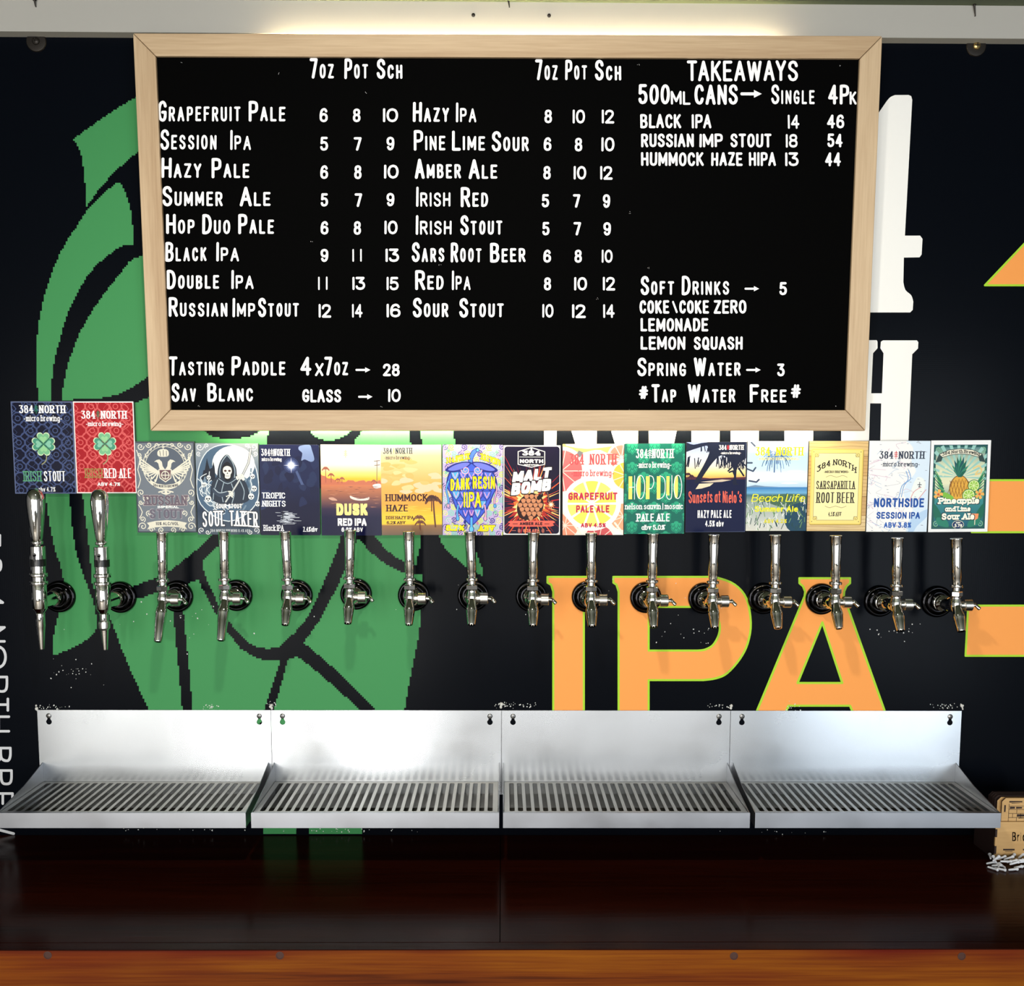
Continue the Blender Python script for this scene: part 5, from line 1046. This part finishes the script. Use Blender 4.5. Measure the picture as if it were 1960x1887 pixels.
def nitro_tap():
    r = bpy.data.objects.new('beer_tap', None); COL.objects.link(r); r.empty_display_size = .02
    flange_mesh(r); Y = -.078
    b = MB(); b.lathe([(.0105, -.012), (.0105, -.018), (.0140, -.0185), (.0140, -.031), (.0120, -.033), (.0105, -.036), (.0105, -.072)], (0, 0, 0), (0, 1, 0), 28); b.build('shank', M_chrome, r)
    b = MB(); b.lathe([(.0066, -.0172), (.0072, -.0160), (.0112, -.0105), (.0117, -.0095), (.0117, .0290), (.0112, .0300)], (0, Y, 0), (0, 0, 1), 32); b.build('tap_body', M_chrome, r)
    b = MB(); b.lathe([(.0112, .0300), (.0136, .0303), (.0139, .0312), (.0139, .0350), (.0134, .0358), (.0108, .0360), (.0108, .0425), (.0134, .0428), (.0139, .0436), (.0139, .0485), (.0134, .0493), (.0112, .0495), (.0112, .0605)], (0, Y, 0), (0, 0, 1), 32); b.build('ribbed_collar', M_chrome, r)
    b = MB(); b.lathe([(.0122, .0605), (.0122, .0720)], (0, Y, 0), (0, 0, 1), 32); b.build('rubber_band', mat('black_rubber', (14, 14, 15), .35), r)
    b = MB(); b.lathe([(.0116, .0720), (.0120, .0725), (.0120, .0930), (.0112, .0938), (.0060, .0939)], (0, Y, 0), (0, 0, 1), 32)
    b.box(-.0022, .0022, Y-.0126, Y-.0100, .0705, .0800, mi=1); b.lathe([(.0032, -.0126), (.0032, -.010)], (0, Y, .0800), (0, 1, 0), 14, mi=1); b.rod((0, Y-.0124, .078), (0, Y-.0128, .068), .0010, .0010, 8, mi=1)
    b.build('lever_housing', [M_chrome, mat('black_rubber')], r)
    b = MB(); b.lathe([(.0050, .0938), (.0046, .0965), (.0086, .0968), (.0092, .0978), (.0092, .1015), (.0086, .1024), (.0070, .1026)], (0, Y, 0), (0, 0, 1), 28); b.build('collar_nut', M_chrome, r)
    b = MB(); b.lathe([(.0072, .1026), (.0084, .1060), (.0100, .1180), (.0120, .1350), (.0136, .1500), (.0145, .1620), (.0146, .1690), (.0138, .1765), (.0118, .1825), (.0082, .1868), (.0040, .1886), (.0008, .1890)], (0, Y, 0), (0, 0, 1), 40); b.build('tap_handle', M_chrome, r)
    b = MB(); b.lathe([(.0070, -.0172), (.0075, -.0180), (.0075, -.0200), (.0070, -.0205), (.0070, -.0400), (.0066, -.0415), (.0058, -.0500), (.0040, -.0775), (.0038, -.0785), (.0028, -.0785)], (0, Y, 0), (0, 0, 1), 28); b.build('nozzle', M_chrome, r)
    return r
GRP = 'beer taps along the wall'
nit = nitro_tap(); n2 = copy_tree(nit)
for o, (px, py), lb in ((nit, (115, 1141.5), 'stout tap with a bulbous chrome handle, leftmost, under the dark navy clover badge'), (n2, (231.5, 1142.5), 'stout tap with a bulbous chrome handle under the red clover badge')):
    p = U(px, py, 0); o.location = (p.x, 0, p.z); tag(o, lb, 'beer tap', GRP)
b = MB(); b.lathe([(.0062, -.0290), (.0088, -.0310), (.0094, -.0350), (.0090, -.0420), (.0062, -.0455)], (0, -.078, 0), (0, 0, 1), 24); b.build('nozzle_sleeve', M_satin, n2)
lg = flow_tap(True); shp = flow_tap(False)
TAPS = [(340, 1141, True, 1.2, 'grey crest badge'), (453.5, 1139, True, .9, 'hooded skeleton badge'), (568.8, 1139, False, -2, 'moonlit night badge'), (682, 1136.5, False, 1.4, 'dusk sky badge'),
        (792, 1139, False, -.8, 'orange hazy palm badge'), (905.7, 1139, False, -2.2, 'blue dripping hop badge'), (1016.8, 1140.6, False, 1, 'exploding grenade badge'), (1124, 1141.6, False, -.5, 'citrus slice badge'),
        (1235.6, 1143, False, 0, 'teal hop-patterned badge'), (1346.6, 1144.4, False, 0, 'sunset tree badge'), (1460.9, 1145, False, -1.6, 'pale beach badge'), (1571.3, 1146, False, -1.6, 'parchment label badge'),
        (1683, 1150, False, -1.4, 'road map badge'), (1792.8, 1151, False, -3.2, 'pineapple badge, rightmost of the row')]
used = set()
for px, py, lng, tilt, lb in TAPS:
    src = lg if lng else shp
    o = src if lng not in used else copy_tree(src); used.add(lng)
    p = U(px, py, 0); o.location = (p.x, 0, p.z)
    tag(o, 'chrome tap with slender tapered handle under the '+lb, 'beer tap', GRP)
    for ch in o.children:
        if ch.name.startswith('tap_handle'): ch.rotation_euler = (0, math.radians(tilt), 0)

# ------------------------------------------------------------------ drip trays
ZT, ZG, ZB = U(960, 1359, 0).z, 1.0425, 1.0185
XE = [U(x, 1358, 0).x for x in (72, 519, 960, 1398, 1840)]
DEP = .17
ZH = (U(541, 1369.5, 0).z, U(541, 1381, 0).z)
TL_ = ('leftmost stainless drip tray, under the two stout taps', 'second stainless drip tray from the left, with a bright glare on its backsplash', 'third stainless drip tray from the left, under the orange letters', 'rightmost stainless drip tray, beside the wooden coaster box')
def keyhole(x, z1, z2):
    r1, r2 = .0034, .0049; out = []
    for k in range(-9, 10): a = math.radians(90+k*15.5); out.append((x+r1*math.cos(a), z1+r1*math.sin(a)))
    for k in range(-9, 10): a = math.radians(270+k*16); out.append((x+r2*math.cos(a), z2+r2*math.sin(a)))
    return out[::-1]
for i in range(4):
    x0, x1 = XE[i]+.0004, XE[i+1]-.0004; cx = (x0+x1)/2; hw = (x1-x0)/2; fw = .1992; cxf = 0
    r = empty('drip_tray', (cx, 0, ZB), TL_[i], 'drip tray', 'drip trays in a row below the taps')
    z = lambda v: v-ZB
    b = MB(); b.prism([[(-hw, 0), (hw, 0), (hw, z(ZT)), (-hw, z(ZT))], keyhole(-hw+.0198, z(ZH[0]), z(ZH[1])), keyhole(hw-.0200, z(ZH[0]), z(ZH[1]))], lambda x, zz, d: (x, d, zz), -.0028, -.0014); b.build('backsplash', M_steel_v, r)
    b = MB(); b.box(-fw, fw, -DEP, -.003, 0, .0012); b.box(-fw, fw, -DEP*.5-.003, -DEP*.5+.003, .0012, .005); b.build('pan', M_pan, r)
    b = MB(); b.box(-fw, fw, -DEP-.0012, -DEP, -.0002, z(ZG)+.0006); b.box(-fw, fw, -DEP, -DEP+.004, z(ZG)-.0004, z(ZG)+.0006); o = b.build('front_lip', M_steel_lip, r)
    for s_ in (-1, 1):
        b = MB(); b.prism([[(-.003, 0), (-DEP, 0), (-DEP, z(ZG)), (-.075, z(ZG)+.015), (-.003, z(1.0765))]], lambda y, zz, d: (d, y, zz), s_*fw, s_*(fw-.0012)); b.build('side_panel', M_steel_lip, r)
    slots = []; n = 28; pitch = (2*fw-.016)/n
    for k in range(n):
        xc = -fw+.008+pitch*(k+.5); slots.append(rounded(xc-.0041, -DEP+.0115, xc+.0041, -.012, .0026, 3)[::-1])
    b = MB(); b.prism([[(-fw+.002, -DEP+.0015), (fw-.002, -DEP+.0015), (fw-.002, -.0045), (-fw+.002, -.0045)]]+slots, lambda x, y, d: (x, y, d), z(ZG)-.0016, z(ZG)-.0006); b.build('grate', M_steel_h, r)
    for xs in (-hw+.0198, hw-.0200):
        b = MB(); b.lathe([(.0046, -.0028), (.0045, -.0036), (.0034, -.0046), (.0012, -.0050)], (xs, 0, z(ZH[0])), (0, 1, 0), 18)
        b.box(xs-.0024, xs+.0024, -.0051, -.0044, z(ZH[0])-.0004, z(ZH[0])+.0004, mi=1); b.box(xs-.0004, xs+.0004, -.0051, -.0044, z(ZH[0])-.0024, z(ZH[0])+.0024, mi=1)
        b.build('screw', [M_zinc, M_dark], r)
for px, py, lb in ((71, 1353, 'blob of pale sealant at the top left corner of the leftmost drip tray'), (519, 1350, 'blob of pale sealant above the seam of the first two drip trays'), (960, 1349, 'blob of pale sealant above the middle seam of the drip trays'),
                   (1398, 1351, 'blob of pale sealant above the seam of the last two drip trays'), (1841, 1352, 'blob of pale sealant at the top right corner of the rightmost drip tray')):
    p = U(px, py, 0); b = MB(); rr = random.Random(px)
    for k in range(5):
        rad = rr.uniform(.0014, .0026); c_ = Vector((rr.uniform(-.0018, .0018), -.0005, rr.uniform(-.005, .0035)))
        b.lathe([(rad*math.sin(a), -rad*math.cos(a)*1.2) for a in (.15, .6, 1.1, 1.6, 2.1, 2.6, 3.0)], c_, (rr.uniform(-.3, .3), rr.uniform(-.3, .3), 1), 10)
    o = b.build('sealant_blob', M_grime, loc=(p.x, 0, p.z)); tag(o, lb, 'sealant')

# ------------------------------------------------------------------ timber counter under the trays
YF = UZ(980, 1816.5, BENCH_Z).y; YS = UZ(980, 1803, BENCH_Z).y; XJ = UZ(957, 1785, BENCH_Z).x
r = empty('bar_counter', (0, YF, BENCH_Z-.12), 'dark stained timber counter below the drip trays with a red-brown front board', 'counter')
ly = lambda y: y-YF
zz = .12
for a, c_ in ((BX0, XJ-.0006), (XJ+.0006, BX1)):
    b = MB(); b.box(a, c_, ly(YS)+.0006, ly(-.0005), zz-.03, zz); o = b.build('countertop', M_benchtop, r)
b = MB(); b.box(BX0, BX1, 0, ly(YS)-.0006, zz-.0016, zz-.0002); b.build('edge_strip', M_benchtop, r)
b = MB(); b.box(BX0, BX1, .0006, .022, -.02, zz-.0017); o = b.build('fascia', M_fascia, r)
b = MB(); b.box(BX0, BX1, .05, .07, -BENCH_Z+.12, zz-.03); b.build('base_panel', mat('dark_cabinet', (18, 14, 12), .6), r)
for px, py in ((91, 1828.5), (535.5, 1829), (1405, 1830), (1841, 1830.5)):
    p = U(px, py, YF)
    b = MB(); b.lathe([(.0056, 0), (.0056, .0004), (.0044, .0005), (.0042, .0001)], (p.x, .0006, p.z-BENCH_Z+.12), (0, -1, 0), 20); b.build('screw_plug', mat('timber_plug', (58, 22, 6), .6), r)

# ------------------------------------------------------------------ coaster box and pegs
YBX = UZ(1903, 1646, BENCH_Z).y; bx = U(1903, 1640, YBX).x; HB = U(1918, 1573, YBX).z-BENCH_Z; WB = .135; DB_ = .075; TH_ = .003
r = empty('coaster_box', (bx, YBX, BENCH_Z), 'laser-cut plywood box of coasters at the right end of the counter', 'box')
fl = [(0, 0), (.012, 0), (.012, .003), (.026, .003), (.026, 0), (.042, 0), (.042, .003), (.056, .003), (.056, 0), (.079, 0), (.079, .003), (.093, .003), (.093, 0), (.109, 0), (.109, .003), (.123, .003), (.123, 0), (WB, 0)]
rt = [(WB, HB*.16), (WB-TH_, HB*.16), (WB-TH_, HB*.37), (WB, HB*.37), (WB, HB*.6), (WB-TH_, HB*.6), (WB-TH_, HB*.81), (WB, HB*.81), (WB, HB)]
lf = [(0, HB), (0, HB*.81), (TH_, HB*.81), (TH_, HB*.6), (0, HB*.6), (0, HB*.37), (TH_, HB*.37), (TH_, HB*.16), (0, HB*.16)]
b = MB(); b.prism([fl+rt+lf], lambda x, z, d: (x, d, z), 0, TH_); b.build('front_panel', M_ply, r)
for xa, xb in ((0, TH_), (WB-TH_, WB)):
    b = MB(); b.box(xa, xb, TH_, DB_, 0, HB)
    for z0_, z1_ in ((.16, .37), (.6, .81)): b.box(xa, xb, .0004, TH_, HB*z0_, HB*z1_)
    b.build('side_panel', M_burn, r)
b = MB(); b.box(TH_, WB-TH_, DB_-TH_, DB_, 0, HB); b.build('back_panel', M_burn, r)
b = MB(); b.box(TH_, WB-TH_, TH_, DB_-TH_, 0.0005, TH_)
for xa, xb in ((.012, .026), (.042, .056), (.079, .093), (.109, .123)): b.box(xa+.0002, xb-.0002, .0006, TH_, 0.0005, TH_-.0003)
b.build('base_panel', M_burn, r)
m = MB(); px_b = lambda x, y: (lambda q: (q.x-bx, q.z-BENCH_Z))(U(x, y, YBX))
for t, xa, xb in (('B', 1937.5, 1944.5), ('r', 1947, 1951), ('i', 1953.5, 1955), ('c', 1957.5, 1963), ('k', 1965.5, 1972), ('s', 1974, 1979)):
    k = 0 if t != 'i' else .0
    for p in text_polys(t, xa, xb if t != 'i' else 1955.4, 1609.5, 1592.5, .95, .9, n=4): m.face([(lambda q: (q[0], -.0002, q[1]))(px_b(*c)) for c in p])
for x0, x1, y0, y1 in ((1920, 1942, 1624.5, 1627.5), (1923.5, 1938, 1628.6, 1629.6), (1958, 1978, 1624.5, 1627.5), (1961, 1975, 1628.6, 1629.6)):
    m.face([(lambda q: (q[0], -.0002, q[1]))(px_b(*c)) for c in ((x0, y0), (x1, y0), (x1, y1), (x0, y1))])
m.build('lettering', M_burn, r, fix=False)

def coaster(k):
    y = YBX+.0048+k*.0068; left = (1918.5, 1909.5, 1904.5, 1900.5, 1897, 1893.5)[k]; top = (1527, 1525, 1521.5, 1519, 1516.5, 1515)[k]
    p = U(left, top, y); wd, ht = .098, p.z-BENCH_Z-.0036
    c_ = MB(); P = [(0, 0), (wd, 0), (wd, ht-.006), (wd-.006, ht), (.006, ht), (0, ht-.006)]
    c_.prism([P], lambda x, z, d: (x, d, z), 0, .0026, sides=False)
    for i in range(6):
        a, b2 = P[i], P[(i+1) % 6]; c_.face([(a[0], 0, a[1]), (b2[0], 0, b2[1]), (b2[0], .0026, b2[1]), (a[0], .0026, a[1])], mi=1)
    rt_ = empty('coaster', (p.x, y, BENCH_Z+.0032), ('square-cut wooden coaster engraved with a brick wall, frontmost in the plywood box', 'plain pale wooden coaster directly behind the engraved front coaster', 'dark-edged wooden coaster, third from the front of the plywood box', 'dark-edged wooden coaster, fourth from the front of the plywood box', 'dark-edged wooden coaster, fifth from the front of the plywood box', 'rearmost dark-edged wooden coaster in the plywood box')[k], 'coaster', 'coasters in the plywood box')
    c_.build('plate', [M_ply if k < 2 else M_burn, M_burn], rt_)
    if k == 0:
        e_ = MB(); S = []; H = ht
        S += stroke([(.012, H-.009-.001), (.012, H-.05)], .0004, .0004)+stroke([(.012, H-.0135), (wd-.012, H-.0135)], .0003, .0003)+stroke([(wd-.012, H-.0135), (wd-.012, H-.05)], .0004, .0004)
        for j, zz_ in enumerate((.0195, .0265, .0335, .0405, .0475)):
            S += stroke([(.012, H-zz_), (wd-.012, H-zz_)], .0004, .0004)
            for q in range(5): xq = .012+(q+(.5 if j % 2 else 1))*.0135; S += stroke([(xq, H-zz_), (xq, H-zz_-.007)], .0004, .0004)
        for x0, x1, z0_, z1_ in ((.012, .034, .0052, .0075), (.016, .030, .0086, .0093), (.004, .0066, .012, .024), (.0135, .022, .0148, .0185), (.024, .034, .0152, .0182), (.038, .046, .0148, .0185), (.026, .044, .028, .032), (.029, .041, .0342, .0350)):
            S.append([(x0, H-z1_), (x1, H-z1_+.0004), (x1, H-z0_), (x0, H-z0_+.0003)])
        for s_ in S: e_.face([(x, -.0002, z) for x, z in s_])
        e_.build('engraving', M_burn, rt_, fix=False)
for k in range(6): coaster(k)

pg = MB(); pg.lathe([(.0006, 0), (.0014, .0006), (.0017, .004), (.0019, .014), (.0027, .0152), (.0029, .0166), (.0022, .0178), (.0008, .0182)], (0, 0, 0), (1, 0, 0), 12)
proto = pg.build('peg', M_peg); rr = random.Random(21); first = True
PEGS = [(1888, 1656, 20, 0), (1890, 1662, -50, 0), (1896, 1650, 70, .003), (1898, 1660, 5, 0), (1900, 1655, 30, .004), (1903, 1664, -35, 0), (1906, 1657, 80, .003), (1908, 1651, 15, .003), (1911, 1663, 60, 0), (1914, 1656, -20, .004), (1917, 1661, 100, 0), (1921, 1653, 5, .004),
        (1924, 1664, 95, 0), (1926, 1657, -10, .003), (1930, 1668, 12, 0), (1932, 1661, 10, .003), (1936, 1652, 50, .004), (1938, 1657, -8, .006), (1941, 1664, 20, .0), (1944, 1655, 0, .004), (1949, 1650, 40, .004), (1951, 1658, -5, .004), (1955, 1662, 25, 0), (1958, 1654, 10, .003), (1963, 1659, -15, 0), (1968, 1655, 30, .003), (1974, 1660, 70, 0), (1981, 1656, 10, 0)]
for x, y, a, dz in PEGS:
    o = proto if first else proto.copy()
    if not first: COL.objects.link(o)
    first = False
    p = UZ(x, y, BENCH_Z); tl = rr.uniform(.05, .35) if dz else 0
    o.location = (p.x, p.y, BENCH_Z+.0029+dz); o.rotation_euler = (0, -tl, math.radians(a)); o['label'] = 'small white plastic peg in the loose heap in front of the plywood box'; o['category'] = 'peg'; o['group'] = 'white pegs heaped before the box'
